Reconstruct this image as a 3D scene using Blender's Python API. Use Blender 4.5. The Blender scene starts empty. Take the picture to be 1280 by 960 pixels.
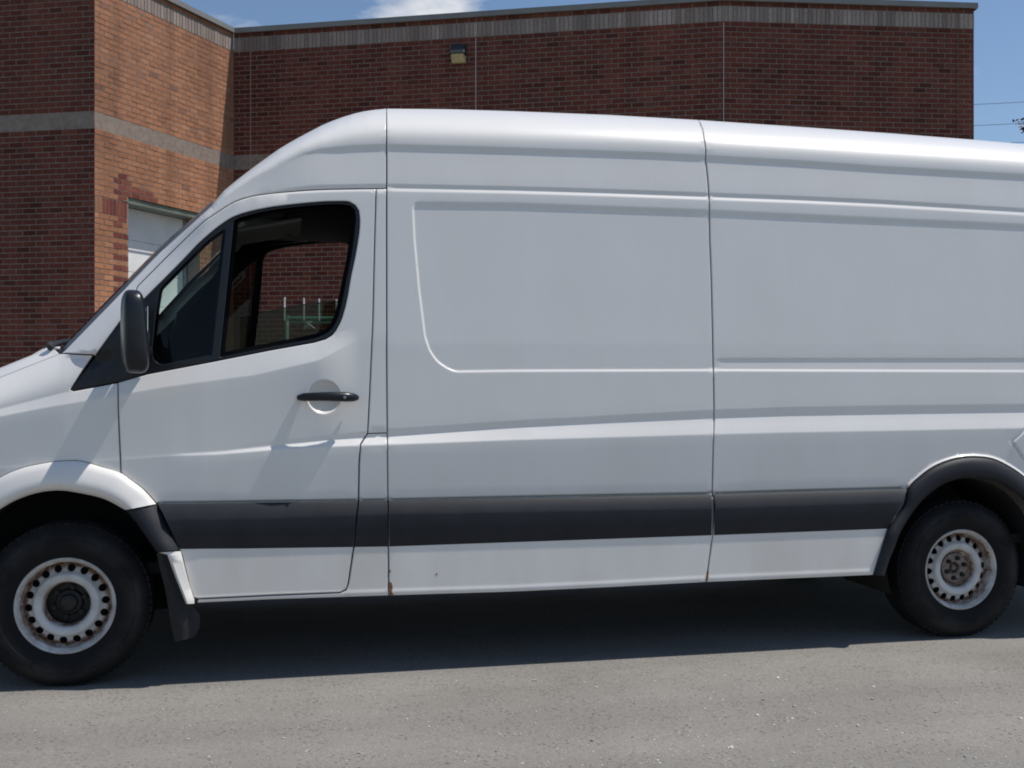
import bpy, bmesh, math, random
import numpy as np
from mathutils import Vector, Matrix
from mathutils.geometry import delaunay_2d_cdt
random.seed(7)
rng = np.random.RandomState(11)
scene = bpy.context.scene
col = scene.collection

# ------------------------------------------------------------------ camera
FPX = 1310.0                      # focal length for a 1280 px wide frame
TH = math.radians(12.0)           # camera yaw against the van's side
CAM = np.array([0.94, -4.74, 1.29])
FWD = np.array([math.sin(TH), math.cos(TH), 0.0])
RGT = np.array([math.cos(TH), -math.sin(TH), 0.0])
HOR = 485.0
cam_d = bpy.data.cameras.new('camera')
cam_d.sensor_width = 36.0
cam_d.lens = FPX / 1280 * 36
cam_d.shift_y = (HOR - 480) / 1280
cam_d.clip_start = 0.05
cam_d.clip_end = 6000
cam = bpy.data.objects.new('camera', cam_d)
cam.location = CAM
cam.rotation_euler = (math.pi / 2, 0, -TH)
col.objects.link(cam)
scene.camera = cam

# ------------------------------------------------------------------ sun, sky, exposure
SUN_EL = math.radians(62)
SUN_AZ = math.radians(-8)         # direction towards the sun, from +x
sun_d = bpy.data.lights.new('sun', 'SUN')
sun_d.energy = 4.1
sun_d.angle = math.radians(0.53)
sun_d.color = (1.0, 0.955, 0.89)
sun = bpy.data.objects.new('sun', sun_d)
to_sun = Vector((math.cos(SUN_EL) * math.cos(SUN_AZ), math.cos(SUN_EL) * math.sin(SUN_AZ), math.sin(SUN_EL)))
sun.rotation_euler = to_sun.to_track_quat('Z', 'Y').to_euler()
sun.location = (10, -5, 30)
col.objects.link(sun)

world = bpy.data.worlds.new('World')
scene.world = world
world.use_nodes = True
nt = world.node_tree
for n in list(nt.nodes): nt.nodes.remove(n)
N = nt.nodes.new; L = nt.links.new
out = N('ShaderNodeOutputWorld'); bg = N('ShaderNodeBackground')
sky = N('ShaderNodeTexSky'); sky.sky_type = 'NISHITA'; sky.sun_disc = False
sky.sun_elevation = SUN_EL
sky.sun_rotation = math.pi / 2 - SUN_AZ
sky.air_density = 1.0; sky.dust_density = 0.25; sky.ozone_density = 3.0
tc = N('ShaderNodeTexCoord')
# thin cumulus drifting over the sky
mp = N('ShaderNodeMapping'); mp.inputs['Scale'].default_value = (1, 1, 2.6)
nz = N('ShaderNodeTexNoise'); nz.inputs['Scale'].default_value = 4.2; nz.inputs['Detail'].default_value = 8; nz.inputs['Roughness'].default_value = 0.58
mp.inputs['Location'].default_value = (0.35, 0.1, 0.0)
rp = N('ShaderNodeValToRGB'); rp.color_ramp.elements[0].position = 0.56; rp.color_ramp.elements[1].position = 0.74
# one cloud just over the parapet
def unit(px, py):
    d = FWD + RGT * (px - 640) / FPX + np.array([0, 0, 1]) * (HOR - py) / FPX
    return d / np.linalg.norm(d)
cl = N('ShaderNodeVectorMath'); cl.operation = 'DISTANCE'; cl.inputs[1].default_value = unit(525, -6)
mr = N('ShaderNodeMapRange'); mr.inputs['From Min'].default_value = 0.035; mr.inputs['From Max'].default_value = 0.10
mr.inputs['To Min'].default_value = 0.30; mr.inputs['To Max'].default_value = 0.0; mr.clamp = True
ad = N('ShaderNodeMath'); ad.operation = 'ADD'
L(tc.outputs['Generated'], mp.inputs['Vector']); L(mp.outputs['Vector'], nz.inputs['Vector'])
L(tc.outputs['Generated'], cl.inputs[0]); L(cl.outputs['Value'], mr.inputs['Value'])
L(nz.outputs['Fac'], ad.inputs[0]); L(mr.outputs['Result'], ad.inputs[1]); L(ad.outputs[0], rp.inputs['Fac'])
mx = N('ShaderNodeMixRGB'); mx.inputs['Color2'].default_value = (7.5, 7.6, 7.8, 1)
L(rp.outputs['Color'], mx.inputs['Fac']); L(sky.outputs['Color'], mx.inputs['Color1'])
L(mx.outputs['Color'], bg.inputs['Color']); bg.inputs['Strength'].default_value = 0.108
L(bg.outputs[0], out.inputs['Surface'])

scene.view_settings.view_transform = 'Standard'
scene.view_settings.look = 'None'
scene.view_settings.exposure = 0.0
scene.view_settings.gamma = 1.0
scene.cycles.filter_width = 1.9

# ------------------------------------------------------------------ helpers
def W(X, Z, z=0.0):
    p = CAM + RGT * X + FWD * Z
    return np.array([p[0], p[1], z])
def ray(px, py, y):
    """where the sight line through a point of the photograph meets the plane y"""
    px = np.asarray(px, float); py = np.asarray(py, float); y = np.asarray(y, float)
    dx = FWD[0] + RGT[0] * (px - 640) / FPX
    dy = FWD[1] + RGT[1] * (px - 640) / FPX
    dz = (HOR - py) / FPX
    t = (y - CAM[1]) / dy
    return np.stack([CAM[0] + dx * t, y + 0 * t, CAM[2] + dz * t], -1)
def tag(o, label=None, cat=None, group=None, kind=None):
    if label: o['label'] = label
    if cat: o['category'] = cat
    if group: o['group'] = group
    if kind: o['kind'] = kind
    return o
def empty(name, loc=(0, 0, 0)):
    o = bpy.data.objects.new(name, None); o.location = loc; o.empty_display_size = 0.3
    col.objects.link(o); return o
def link(name, me, mat, parent=None, loc=None):
    o = bpy.data.objects.new(name, me)
    if mat and not me.materials: me.materials.append(mat)
    col.objects.link(o)
    if loc is not None: o.location = loc
    if parent:
        o.parent = parent
        o.matrix_parent_inverse = wm(parent).inverted()   # parts keep world coordinates
    return o
def wm(o):
    b = Matrix.Translation(o.location) @ o.rotation_euler.to_matrix().to_4x4() @ Matrix.Diagonal((*o.scale, 1))
    return (wm(o.parent) @ o.matrix_parent_inverse @ b) if o.parent else b
def reparent(o, p):
    o.parent = p; o.matrix_parent_inverse = wm(p).inverted(); return o
def mesh(name, verts, faces, mat=None, parent=None, smooth=True, angle=None, normals=None):
    me = bpy.data.meshes.new(name)
    me.from_pydata([tuple(map(float, v)) for v in verts], [], [tuple(map(int, f)) for f in faces])
    me.update()
    if smooth:
        me.polygons.foreach_set('use_smooth', [True] * len(me.polygons))
        if angle: me.set_sharp_from_angle(angle=math.radians(angle))
    if normals is not None:
        me.normals_split_custom_set_from_vertices([tuple(map(float, n)) for n in normals])
    return link(name, me, mat, parent)
class MB:
    """collects solids into one mesh"""
    def __init__(self): self.v = []; self.f = []
    def add(self, v, f):
        b = len(self.v); self.v += [tuple(map(float, p)) for p in v]; self.f += [tuple(i + b for i in q) for q in f]
    def box(self, c, s, ax=None):
        ax = np.eye(3) if ax is None else np.array(ax)
        c = np.array(c, float); v = []
        for k in (-.5, .5):
            for j in (-.5, .5):
                for i in (-.5, .5): v.append(c + ax[0] * s[0] * i + ax[1] * s[1] * j + ax[2] * s[2] * k)
        self.add(v, [(0, 2, 3, 1), (4, 5, 7, 6), (0, 1, 5, 4), (2, 6, 7, 3), (0, 4, 6, 2), (1, 3, 7, 5)])
    def tube(self, pts, r, n=8, caps=True):
        pts = [np.array(p, float) for p in pts]; rs = r if hasattr(r, '__len__') else [r] * len(pts)
        b = len(self.v); m = len(pts)
        for i, p in enumerate(pts):
            d = pts[min(i + 1, m - 1)] - pts[max(i - 1, 0)]; d = d / np.linalg.norm(d)
            up = np.array([0, 0, 1.0]) if abs(d[2]) < .9 else np.array([1.0, 0, 0])
            a = np.cross(d, up); a /= np.linalg.norm(a); c = np.cross(d, a)
            for k in range(n):
                t = 2 * math.pi * k / n
                self.v.append(tuple(p + rs[i] * (math.cos(t) * a + math.sin(t) * c)))
        for i in range(m - 1):
            for k in range(n):
                q = b + i * n; self.f.append((q + k, q + (k + 1) % n, q + n + (k + 1) % n, q + n + k))
        if caps:
            self.f.append(tuple(b + k for k in range(n))[::-1]); self.f.append(tuple(b + (m - 1) * n + k for k in range(n)))
    def lathe(self, prof, c, n=48, axis='y'):
        """prof: (radius, y) pairs, revolved round the y axis through c"""
        b = len(self.v); m = len(prof)
        for (r, y) in prof:
            for k in range(n):
                t = 2 * math.pi * k / n
                self.v.append((c[0] + r * math.cos(t), c[1] + y, c[2] + r * math.sin(t)))
        for i in range(m - 1):
            for k in range(n):
                q = b + i * n; self.f.append((q + k, q + n + k, q + n + (k + 1) % n, q + (k + 1) % n))
    def build(self, name, mat, parent=None, smooth=False, angle=None, bevel=0):
        o = mesh(name, self.v, self.f, mat, parent, smooth or bool(angle), angle)
        bm = bmesh.new(); bm.from_mesh(o.data); bmesh.ops.recalc_face_normals(bm, faces=bm.faces); bm.to_mesh(o.data); bm.free()
        if bevel:
            m = o.modifiers.new('bevel', 'BEVEL'); m.width = bevel; m.segments = 2; m.limit_method = 'ANGLE'
        return o

def cr(pts, step=6):
    """smooth curve through points"""
    P = [np.array(p, float) for p in pts]; o = []
    P = [2 * P[0] - P[1]] + P + [2 * P[-1] - P[-2]]
    for i in range(1, len(P) - 2):
        n = max(1, int(np.linalg.norm(P[i + 1] - P[i]) / step))
        for k in range(n):
            t = k / n
            o.append(tuple(.5 * ((2 * P[i]) + (-P[i - 1] + P[i + 1]) * t + (2 * P[i - 1] - 5 * P[i] + 4 * P[i + 1] - P[i + 2]) * t * t
                           + (-P[i - 1] + 3 * P[i] - 3 * P[i + 1] + P[i + 2]) * t ** 3)))
    o.append(tuple(P[-2])); return o
def dens(pts, step=9):
    o = []; n = len(pts)
    for i in range(n):
        a = np.array(pts[i], float); b = np.array(pts[(i + 1) % n], float)
        k = max(1, int(round(np.linalg.norm(b - a) / step)))
        for j in range(k): o.append(tuple(a + (b - a) * j / k))
    return o

# ------------------------------------------------------------------ materials
def new_mat(name):
    m = bpy.data.materials.new(name); m.use_nodes = True
    t = m.node_tree; b = t.nodes['Principled BSDF']; return m, t, b
def plain(name, c, rough=.5, metal=0, spec=.5, noise=0, nscale=20, bump=0, bscale=200, coat=0, emit=None):
    m, t, b = new_mat(name)
    b.inputs['Base Color'].default_value = (*c, 1); b.inputs['Roughness'].default_value = rough
    b.inputs['Metallic'].default_value = metal; b.inputs['Specular IOR Level'].default_value = spec
    b.inputs['Coat Weight'].default_value = coat
    geo = t.nodes.new('ShaderNodeNewGeometry')
    if noise:
        n = t.nodes.new('ShaderNodeTexNoise'); n.inputs['Scale'].default_value = nscale; n.inputs['Detail'].default_value = 6
        r = t.nodes.new('ShaderNodeMapRange'); r.inputs['From Min'].default_value = .3; r.inputs['From Max'].default_value = .7
        r.inputs['To Min'].default_value = 1 - noise; r.inputs['To Max'].default_value = 1 + noise
        x = t.nodes.new('ShaderNodeVectorMath'); x.operation = 'SCALE'; x.inputs[0].default_value = c
        t.links.new(geo.outputs['Position'], n.inputs['Vector']); t.links.new(n.outputs['Fac'], r.inputs['Value'])
        t.links.new(r.outputs['Result'], x.inputs['Scale']); t.links.new(x.outputs[0], b.inputs['Base Color'])
    if bump:
        n2 = t.nodes.new('ShaderNodeTexNoise'); n2.inputs['Scale'].default_value = bscale; n2.inputs['Detail'].default_value = 3
        bp = t.nodes.new('ShaderNodeBump'); bp.inputs['Strength'].default_value = bump; bp.inputs['Distance'].default_value = .002
        t.links.new(geo.outputs['Position'], n2.inputs['Vector']); t.links.new(n2.outputs['Fac'], bp.inputs['Height'])
        t.links.new(bp.outputs[0], b.inputs['Normal'])
    return m
def ramp(t, stops):
    r = t.nodes.new('ShaderNodeValToRGB'); e = r.color_ramp.elements
    e[0].position, e[0].color = stops[0][0], (*stops[0][1], 1); e[1].position, e[1].color = stops[-1][0], (*stops[-1][1], 1)
    for p, c in stops[1:-1]:
        k = e.new(p); k.color = (*c, 1)
    return r

def mat_paint():
    m, t, b = new_mat('white_paint'); N = t.nodes.new; L = t.links.new
    geo = N('ShaderNodeNewGeometry'); sep = N('ShaderNodeSeparateXYZ'); L(geo.outputs['Position'], sep.inputs[0])
    n1 = N('ShaderNodeTexNoise'); n1.inputs['Scale'].default_value = 1.6; n1.inputs['Detail'].default_value = 7; n1.inputs['Roughness'].default_value = .62
    mp = N('ShaderNodeMapping'); mp.inputs['Scale'].default_value = (1.6, 1, .7)
    L(geo.outputs['Position'], mp.inputs[0]); L(mp.outputs[0], n1.inputs['Vector'])
    # grime: more of it low on the body
    mr = N('ShaderNodeMapRange'); mr.inputs['From Min'].default_value = .55; mr.inputs['From Max'].default_value = 1.0
    mr.inputs['To Min'].default_value = .75; mr.inputs['To Max'].default_value = .26; L(sep.outputs['Z'], mr.inputs['Value'])
    r1 = ramp(t, [(.28, (.1, .1, .1)), (.72, (1, 1, 1))]); mr.clamp = True; L(n1.outputs['Fac'], r1.inputs[0])
    mu = N('ShaderNodeMath'); mu.operation = 'MULTIPLY'; L(r1.outputs[0], mu.inputs[0]); L(mr.outputs[0], mu.inputs[1])
    mx = N('ShaderNodeMixRGB'); mx.inputs[1].default_value = (.81, .79, .765, 1); mx.inputs[2].default_value = (.63, .59, .53, 1)
    L(mu.outputs[0], mx.inputs[0])
    # rain streaks
    n2 = N('ShaderNodeTexNoise'); n2.inputs['Scale'].default_value = 1; n2.inputs['Detail'].default_value = 5
    mp2 = N('ShaderNodeMapping'); mp2.inputs['Scale'].default_value = (55, 8, 1.6); L(geo.outputs['Position'], mp2.inputs[0]); L(mp2.outputs[0], n2.inputs['Vector'])
    r2 = ramp(t, [(.5, (1, 1, 1)), (.85, (.985, .982, .975))]); L(n2.outputs['Fac'], r2.inputs[0])
    m2 = N('ShaderNodeMixRGB'); m2.blend_type = 'MULTIPLY'; m2.inputs[0].default_value = 1; L(mx.outputs[0], m2.inputs[1]); L(r2.outputs[0], m2.inputs[2])
    L(m2.outputs[0], b.inputs['Base Color'])
    r3 = N('ShaderNodeMapRange'); r3.inputs['To Min'].default_value = .30; r3.inputs['To Max'].default_value = .5; L(n1.outputs['Fac'], r3.inputs['Value'])
    L(r3.outputs[0], b.inputs['Roughness'])
    b.inputs['Coat Weight'].default_value = .45; b.inputs['Coat Roughness'].default_value = .16
    n4 = N('ShaderNodeTexNoise'); n4.inputs['Scale'].default_value = 3.0; n4.inputs['Detail'].default_value = 1
    L(geo.outputs['Position'], n4.inputs['Vector'])
    bp = N('ShaderNodeBump'); bp.inputs['Distance'].default_value = .008; bp.inputs['Strength'].default_value = .2
    L(n4.outputs['Fac'], bp.inputs['Height']); L(bp.outputs[0], b.inputs['Normal']); L(bp.outputs[0], b.inputs['Coat Normal'])
    return m
M_paint = mat_paint()
M_black = plain('black_plastic', (.017, .019, .0245), .55, spec=.3, noise=.18, nscale=9, bump=.15, bscale=600)
M_trim = plain('black_trim_gloss', (.012, .014, .018), .3, spec=.35)
M_rubber = plain('rubber', (.016, .016, .017), .8, noise=.3, nscale=30)
M_dark = plain('interior_dark', (.006, .0065, .008), .85, spec=.1, noise=.2, nscale=6)
M_grey = plain('interior_grey', (.028, .029, .031), .65, noise=.15, nscale=8)
M_under = plain('underbody', (.012, .012, .012), .9, noise=.4, nscale=5)
M_mirror = plain('mirror_glass', (.85, .87, .88), .02, metal=1)
M_steel = plain('steel', (.35, .35, .36), .4, metal=.8, noise=.3, nscale=40)
def mat_glass(name, tint):
    m, t, b = new_mat(name); N = t.nodes.new; L = t.links.new
    tr = N('ShaderNodeBsdfTransparent'); tr.inputs[0].default_value = (*tint, 1)
    gl = N('ShaderNodeBsdfGlossy'); gl.inputs['Roughness'].default_value = .02
    fr = N('ShaderNodeFresnel'); fr.inputs['IOR'].default_value = 1.3
    mx = N('ShaderNodeMixShader'); L(fr.outputs[0], mx.inputs[0]); L(tr.outputs[0], mx.inputs[1]); L(gl.outputs[0], mx.inputs[2])
    L(mx.outputs[0], t.nodes['Material Output'].inputs['Surface']); return m
M_glass = mat_glass('tinted_glass', (.80, .89, .85))
def mat_rim():
    m, t, b = new_mat('rusty_white_steel'); N = t.nodes.new; L = t.links.new
    tc = N('ShaderNodeTexCoord'); sep = N('ShaderNodeSeparateXYZ'); L(tc.outputs['Object'], sep.inputs[0])
    cmb = N('ShaderNodeCombineXYZ'); L(sep.outputs['X'], cmb.inputs['X']); L(sep.outputs['Z'], cmb.inputs['Y'])
    ln = N('ShaderNodeVectorMath'); ln.operation = 'LENGTH'; L(cmb.outputs[0], ln.inputs[0])
    # rust gathers in the well between dish and lip and round the bore
    rr = ramp(t, [(.070, (.9, .9, .9)), (.098, (.75, .75, .75)), (.112, (.16, .16, .16)), (.145, (.08, .08, .08)), (.158, (.42, .42, .42)), (.176, (.85, .85, .85)), (.196, (.62, .62, .62)), (.204, (.42, .42, .42)), (.22, (.50, .50, .50))])
    L(ln.outputs['Value'], rr.inputs[0])
    n1 = N('ShaderNodeTexNoise'); n1.inputs['Scale'].default_value = 26; n1.inputs['Detail'].default_value = 8; n1.inputs['Roughness'].default_value = .7
    L(tc.outputs['Object'], n1.inputs['Vector'])
    s = N('ShaderNodeMath'); s.operation = 'ADD'; L(rr.outputs[0], s.inputs[0]); L(n1.outputs['Fac'], s.inputs[1])
    r2 = ramp(t, [(.74, (0, 0, 0)), (.95, (.55, .55, .55)), (1.0, (1, 1, 1))])
    s2 = N('ShaderNodeMath'); s2.operation = 'MULTIPLY'; s2.inputs[1].default_value = .8; L(s.outputs[0], s2.inputs[0]); L(s2.outputs[0], r2.inputs[0])
    n2 = N('ShaderNodeTexNoise'); n2.inputs['Scale'].default_value = 60; n2.inputs['Detail'].default_value = 5; L(tc.outputs['Object'], n2.inputs['Vector'])
    rc = ramp(t, [(.3, (.085, .045, .028)), (.5, (.20, .115, .075)), (.7, (.33, .25, .19))]); L(n2.outputs['Fac'], rc.inputs[0])
    n3 = N('ShaderNodeTexNoise'); n3.inputs['Scale'].default_value = 9; n3.inputs['Detail'].default_value = 6; L(tc.outputs['Object'], n3.inputs['Vector'])
    wc = ramp(t, [(.3, (.40, .385, .36)), (.62, (.60, .595, .585))]); L(n3.outputs['Fac'], wc.inputs[0])
    mx = N('ShaderNodeMixRGB'); L(r2.outputs[0], mx.inputs[0]); L(wc.outputs[0], mx.inputs[1]); L(rc.outputs[0], mx.inputs[2])
    L(mx.outputs[0], b.inputs['Base Color']); b.inputs['Roughness'].default_value = .5
    return m
M_rim = mat_rim()
M_rust = plain('rusty_hub', (.24, .19, .165), .75, noise=.5, nscale=45, bump=.4, bscale=150)
M_hubdark = plain('greasy_hub', (.013, .011, .010), .6, noise=.5, nscale=40)
M_ruststain = plain('rust_stain', (.22, .085, .035), .9, noise=.5, nscale=120)

def mat_brick(name, stops, rough=.88, ztint=None):
    m, t, b = new_mat(name); N = t.nodes.new; L = t.links.new
    geo = N('ShaderNodeNewGeometry'); oi = N('ShaderNodeObjectInfo')
    s = N('ShaderNodeMath'); s.operation = 'ADD'; L(geo.outputs['Random Per Island'], s.inputs[0]); L(oi.outputs['Random'], s.inputs[1])
    fr = N('ShaderNodeMath'); fr.operation = 'FRACT'; L(s.outputs[0], fr.inputs[0])
    rc = ramp(t, stops); L(fr.outputs[0], rc.inputs[0])
    n1 = N('ShaderNodeTexNoise'); n1.inputs['Scale'].default_value = 38; n1.inputs['Detail'].default_value = 6; L(geo.outputs['Position'], n1.inputs['Vector'])
    r1 = ramp(t, [(.3, (.80, .78, .76)), (.7, (1.16, 1.16, 1.16))]); L(n1.outputs['Fac'], r1.inputs[0])
    m1 = N('ShaderNodeMixRGB'); m1.blend_type = 'MULTIPLY'; m1.inputs[0].default_value = 1; L(rc.outputs[0], m1.inputs[1]); L(r1.outputs[0], m1.inputs[2])
    n2 = N('ShaderNodeTexNoise'); n2.inputs['Scale'].default_value = .5; n2.inputs['Detail'].default_value = 4; L(geo.outputs['Position'], n2.inputs['Vector'])
    r2 = ramp(t, [(.35, (.84, .84, .85)), (.65, (1.1, 1.09, 1.08))]); L(n2.outputs['Fac'], r2.inputs[0])
    m2 = N('ShaderNodeMixRGB'); m2.blend_type = 'MULTIPLY'; m2.inputs[0].default_value = 1; L(m1.outputs[0], m2.inputs[1]); L(r2.outputs[0], m2.inputs[2])
    n5 = N('ShaderNodeTexNoise'); n5.inputs['Scale'].default_value = 1; n5.inputs['Detail'].default_value = 5
    mp5 = N('ShaderNodeMapping'); mp5.inputs['Scale'].default_value = (2.6, 2.6, .22); L(geo.outputs['Position'], mp5.inputs[0]); L(mp5.outputs[0], n5.inputs['Vector'])
    r5 = ramp(t, [(.38, (.80, .79, .79)), (.6, (1.06, 1.06, 1.06))]); L(n5.outputs['Fac'], r5.inputs[0])
    m5 = N('ShaderNodeMixRGB'); m5.blend_type = 'MULTIPLY'; m5.inputs[0].default_value = 1; L(m2.outputs[0], m5.inputs[1]); L(r5.outputs[0], m5.inputs[2])
    L(m5.outputs[0], b.inputs['Base Color']); b.inputs['Roughness'].default_value = rough
    b.inputs['Specular IOR Level'].default_value = .25
    bp = N('ShaderNodeBump'); bp.inputs['Strength'].default_value = .5; bp.inputs['Distance'].default_value = .004
    L(n1.outputs['Fac'], bp.inputs['Height']); L(bp.outputs[0], b.inputs['Normal'])
    return m
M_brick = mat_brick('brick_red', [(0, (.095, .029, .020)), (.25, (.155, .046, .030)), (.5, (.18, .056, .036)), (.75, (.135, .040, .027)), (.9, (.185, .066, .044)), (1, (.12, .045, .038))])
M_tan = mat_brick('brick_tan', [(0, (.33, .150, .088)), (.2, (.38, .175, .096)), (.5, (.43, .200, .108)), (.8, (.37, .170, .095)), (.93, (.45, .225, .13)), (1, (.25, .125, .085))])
M_quoin = mat_brick('brick_dark_red', [(0, (.17, .045, .035)), (.5, (.22, .065, .048)), (1, (.27, .09, .06))])
M_pale = mat_brick('brick_pale', [(0, (.26, .215, .185)), (.5, (.33, .265, .225)), (1, (.40, .33, .29))])
M_mortar = plain('mortar', (.245, .195, .16), .95, noise=.2, nscale=12, bump=.3, bscale=180)
M_cap = plain('coping_metal', (.21, .20, .18), .35, noise=.1, nscale=3)
M_lintel = plain('lintel_paint', (.20, .23, .19), .5, noise=.2, nscale=4)
M_door = plain('roller_door_paint', (.82, .83, .83), .5, noise=.07, nscale=3)
M_lamp = plain('lamp_bronze', (.02, .022, .028), .5)
M_lens = plain('lamp_lens', (.50, .43, .22), .35, noise=.3, nscale=30)
M_green = plain('green_paint', (.12, .26, .20), .5, noise=.25, nscale=15)
M_galv = plain('galvanised_tube', (.62, .62, .60), .45, metal=.2, noise=.2, nscale=30)

# ------------------------------------------------------------------ ground
def mat_asphalt():
    m, t, b = new_mat('old_asphalt'); N = t.nodes.new; L = t.links.new
    geo = N('ShaderNodeNewGeometry'); P = geo.outputs['Position']
    def noise(s, d=6, r=.6):
        n = N('ShaderNodeTexNoise'); n.inputs['Scale'].default_value = s; n.inputs['Detail'].default_value = d; n.inputs['Roughness'].default_value = r
        L(P, n.inputs['Vector']); return n.outputs['Fac']
    base = ramp(t, [(.3, (.205, .193, .175)), (.7, (.255, .241, .220))]); L(noise(1.1, 8, .6), base.inputs[0])
    fine = ramp(t, [(.25, (.62, .62, .62)), (.5, (1, 1, 1)), (.78, (1.32, 1.31, 1.28))]); L(noise(120, 5, .75), fine.inputs[0])
    m1 = N('ShaderNodeMixRGB'); m1.blend_type = 'MULTIPLY'; m1.inputs[0].default_value = 1; L(base.outputs[0], m1.inputs[1]); L(fine.outputs[0], m1.inputs[2])
    # dark pits in clusters
    v = N('ShaderNodeTexVoronoi'); v.inputs['Scale'].default_value = 42; L(P, v.inputs['Vector'])
    pit = ramp(t, [(.16, (1, 1, 1)), (.38, (0, 0, 0))]); L(v.outputs['Distance'], pit.inputs[0])
    cl = ramp(t, [(.40, (0, 0, 0)), (.60, (1, 1, 1))]); L(noise(5.5, 6, .7), cl.inputs[0])
    mu = N('ShaderNodeMath'); mu.operation = 'MULTIPLY'; L(pit.outputs[0], mu.inputs[0]); L(cl.outputs[0], mu.inputs[1])
    mu2 = N('ShaderNodeMath'); mu2.operation = 'MULTIPLY'; mu2.inputs[1].default_value = .62; L(mu.outputs[0], mu2.inputs[0])
    m2 = N('ShaderNodeMixRGB'); L(mu2.outputs[0], m2.inputs[0]); L(m1.outputs[0], m2.inputs[1]); m2.inputs[2].default_value = (.075, .072, .068, 1)
    # long soft tracks worn by traffic
    tk = N('ShaderNodeTexNoise'); tk.inputs['Scale'].default_value = 1; tk.inputs['Detail'].default_value = 5
    tm = N('ShaderNodeMapping'); tm.inputs['Scale'].default_value = (.35, 2.2, 1); L(P, tm.inputs[0]); L(tm.outputs[0], tk.inputs['Vector'])
    tr = ramp(t, [(.35, (.88, .88, .885)), (.65, (1.07, 1.065, 1.06))]); L(tk.outputs['Fac'], tr.inputs[0])
    mt_ = N('ShaderNodeMixRGB'); mt_.blend_type = 'MULTIPLY'; mt_.inputs[0].default_value = 1; L(m2.outputs[0], mt_.inputs[1]); L(tr.outputs[0], mt_.inputs[2]); m2 = mt_
    # pale chips
    v2 = N('ShaderNodeTexVoronoi'); v2.inputs['Scale'].default_value = 75; L(P, v2.inputs['Vector'])
    ch = ramp(t, [(.10, (1, 1, 1)), (.2, (0, 0, 0))]); L(v2.outputs['Distance'], ch.inputs[0])
    sp = N('ShaderNodeSeparateColor'); L(v2.outputs['Color'], sp.inputs[0])
    th = N('ShaderNodeMath'); th.operation = 'GREATER_THAN'; th.inputs[1].default_value = .84; L(sp.outputs[0], th.inputs[0])
    mu3 = N('ShaderNodeMath'); mu3.operation = 'MULTIPLY'; L(ch.outputs[0], mu3.inputs[0]); L(th.outputs[0], mu3.inputs[1])
    m3 = N('ShaderNodeMixRGB'); L(mu3.outputs[0], m3.inputs[0]); L(m2.outputs[0], m3.inputs[1]); m3.inputs[2].default_value = (.60, .57, .50, 1)
    L(m3.outputs[0], b.inputs['Base Color']); b.inputs['Roughness'].default_value = .92; b.inputs['Specular IOR Level'].default_value = .3
    bp = N('ShaderNodeBump'); bp.inputs['Strength'].default_value = .55; bp.inputs['Distance'].default_value = .006
    ad = N('ShaderNodeMath'); ad.operation = 'SUBTRACT'; L(noise(110, 4, .65), ad.inputs[0]); L(mu2.outputs[0], ad.inputs[1])
    L(ad.outputs[0], bp.inputs['Height']); L(bp.outputs[0], b.inputs['Normal'])
    return m
M_asph = mat_asphalt()
g = MB(); S = 2500
# a paved lot, meadow added beyond it, out of view, to cut bounce light
g.add([(-S, -S, 0), (S, -S, 0), (S, S, 0), (-S, S, 0)], [(0, 1, 2, 3)])
tag(g.build('unseen_dark_grass', plain('added_dark_grass', (.055, .065, .028), .95, noise=.5, nscale=3, bump=.6, bscale=40)), kind='structure')
g = MB(); g.add([(-26, -13, .004), (34, -13, .004), (34, 45, .004), (-26, 45, .004)], [(0, 1, 2, 3)])
tag(g.build('asphalt_lot', M_asph), kind='structure')

def pebbles():
    mb = MB(); ico = bmesh.new(); bmesh.ops.create_icosphere(ico, subdivisions=1, radius=1)
    V = np.array([v.co[:] for v in ico.verts]); Fc = [tuple(v.index for v in f.verts) for f in ico.faces]; ico.free()
    for i in range(900):
        x = rng.uniform(-2.2, 6.0); y = -rng.uniform(0.1, 2.9)
        if i > 260:   # loose clusters
            c = [(-.2, -1.9), (1.2, -1.1), (2.2, -1.35), (3.1, -1.5), (1.8, -2.1), (4.2, -1.0), (2.7, -.6), (.2, -1.5)][i % 8]
            x = c[0] + rng.normal(0, .38); y = min(-.1, c[1] + rng.normal(0, .25))
        s = rng.uniform(.0018, .0046) * (1.7 if rng.rand() < .08 else 1)
        d = V * (1 + .3 * rng.randn(len(V), 1) * .5) * s * np.array([rng.uniform(.8, 1.6), rng.uniform(.8, 1.4), .7])
        mb.add(d + np.array([x, y, s * .3 + .004]), Fc)
    o = mb.build('loose_gravel', mat_brick('pale_stone', [(0, (.20, .19, .17)), (.3, (.34, .32, .29)), (.7, (.55, .53, .48)), (1, (.75, .73, .68))]))
    tag(o, kind='stuff')
pebbles()
# ------------------------------------------------------------------ brick building
BH, BW, JT = 0.089, 0.235, 0.011
A0 = np.array([-6.64, 16.67])
d_lit = np.array([math.sin(math.radians(23.1)), math.cos(math.radians(23.1))])
B0 = A0 + d_lit * 3.48
d_m1 = np.array([math.cos(math.radians(10.7)), -math.sin(math.radians(10.7))])
K0 = B0 + d_m1 * 9.11
d_m2 = np.array([math.cos(math.radians(5)), math.sin(math.radians(5))])
_q = .4408; E0 = K0 + d_m2 * ((_q * K0[1] - K0[0]) / (d_m2[0] - _q * d_m2[1]))
d_dk = np.array([-math.cos(math.radians(10)), math.sin(math.radians(10))])
D0 = A0 + d_dk * 6.2
d_end = np.array([-math.sin(math.radians(9.5)), math.cos(math.radians(9.5))])
G0 = E0 + d_end * 8
ZTOP = 8.01
building = empty('brick_building', tuple(W(*B0)))
tag(building, 'tall red brick building with pale brick bands and a flat roof behind the van', 'building')
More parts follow.
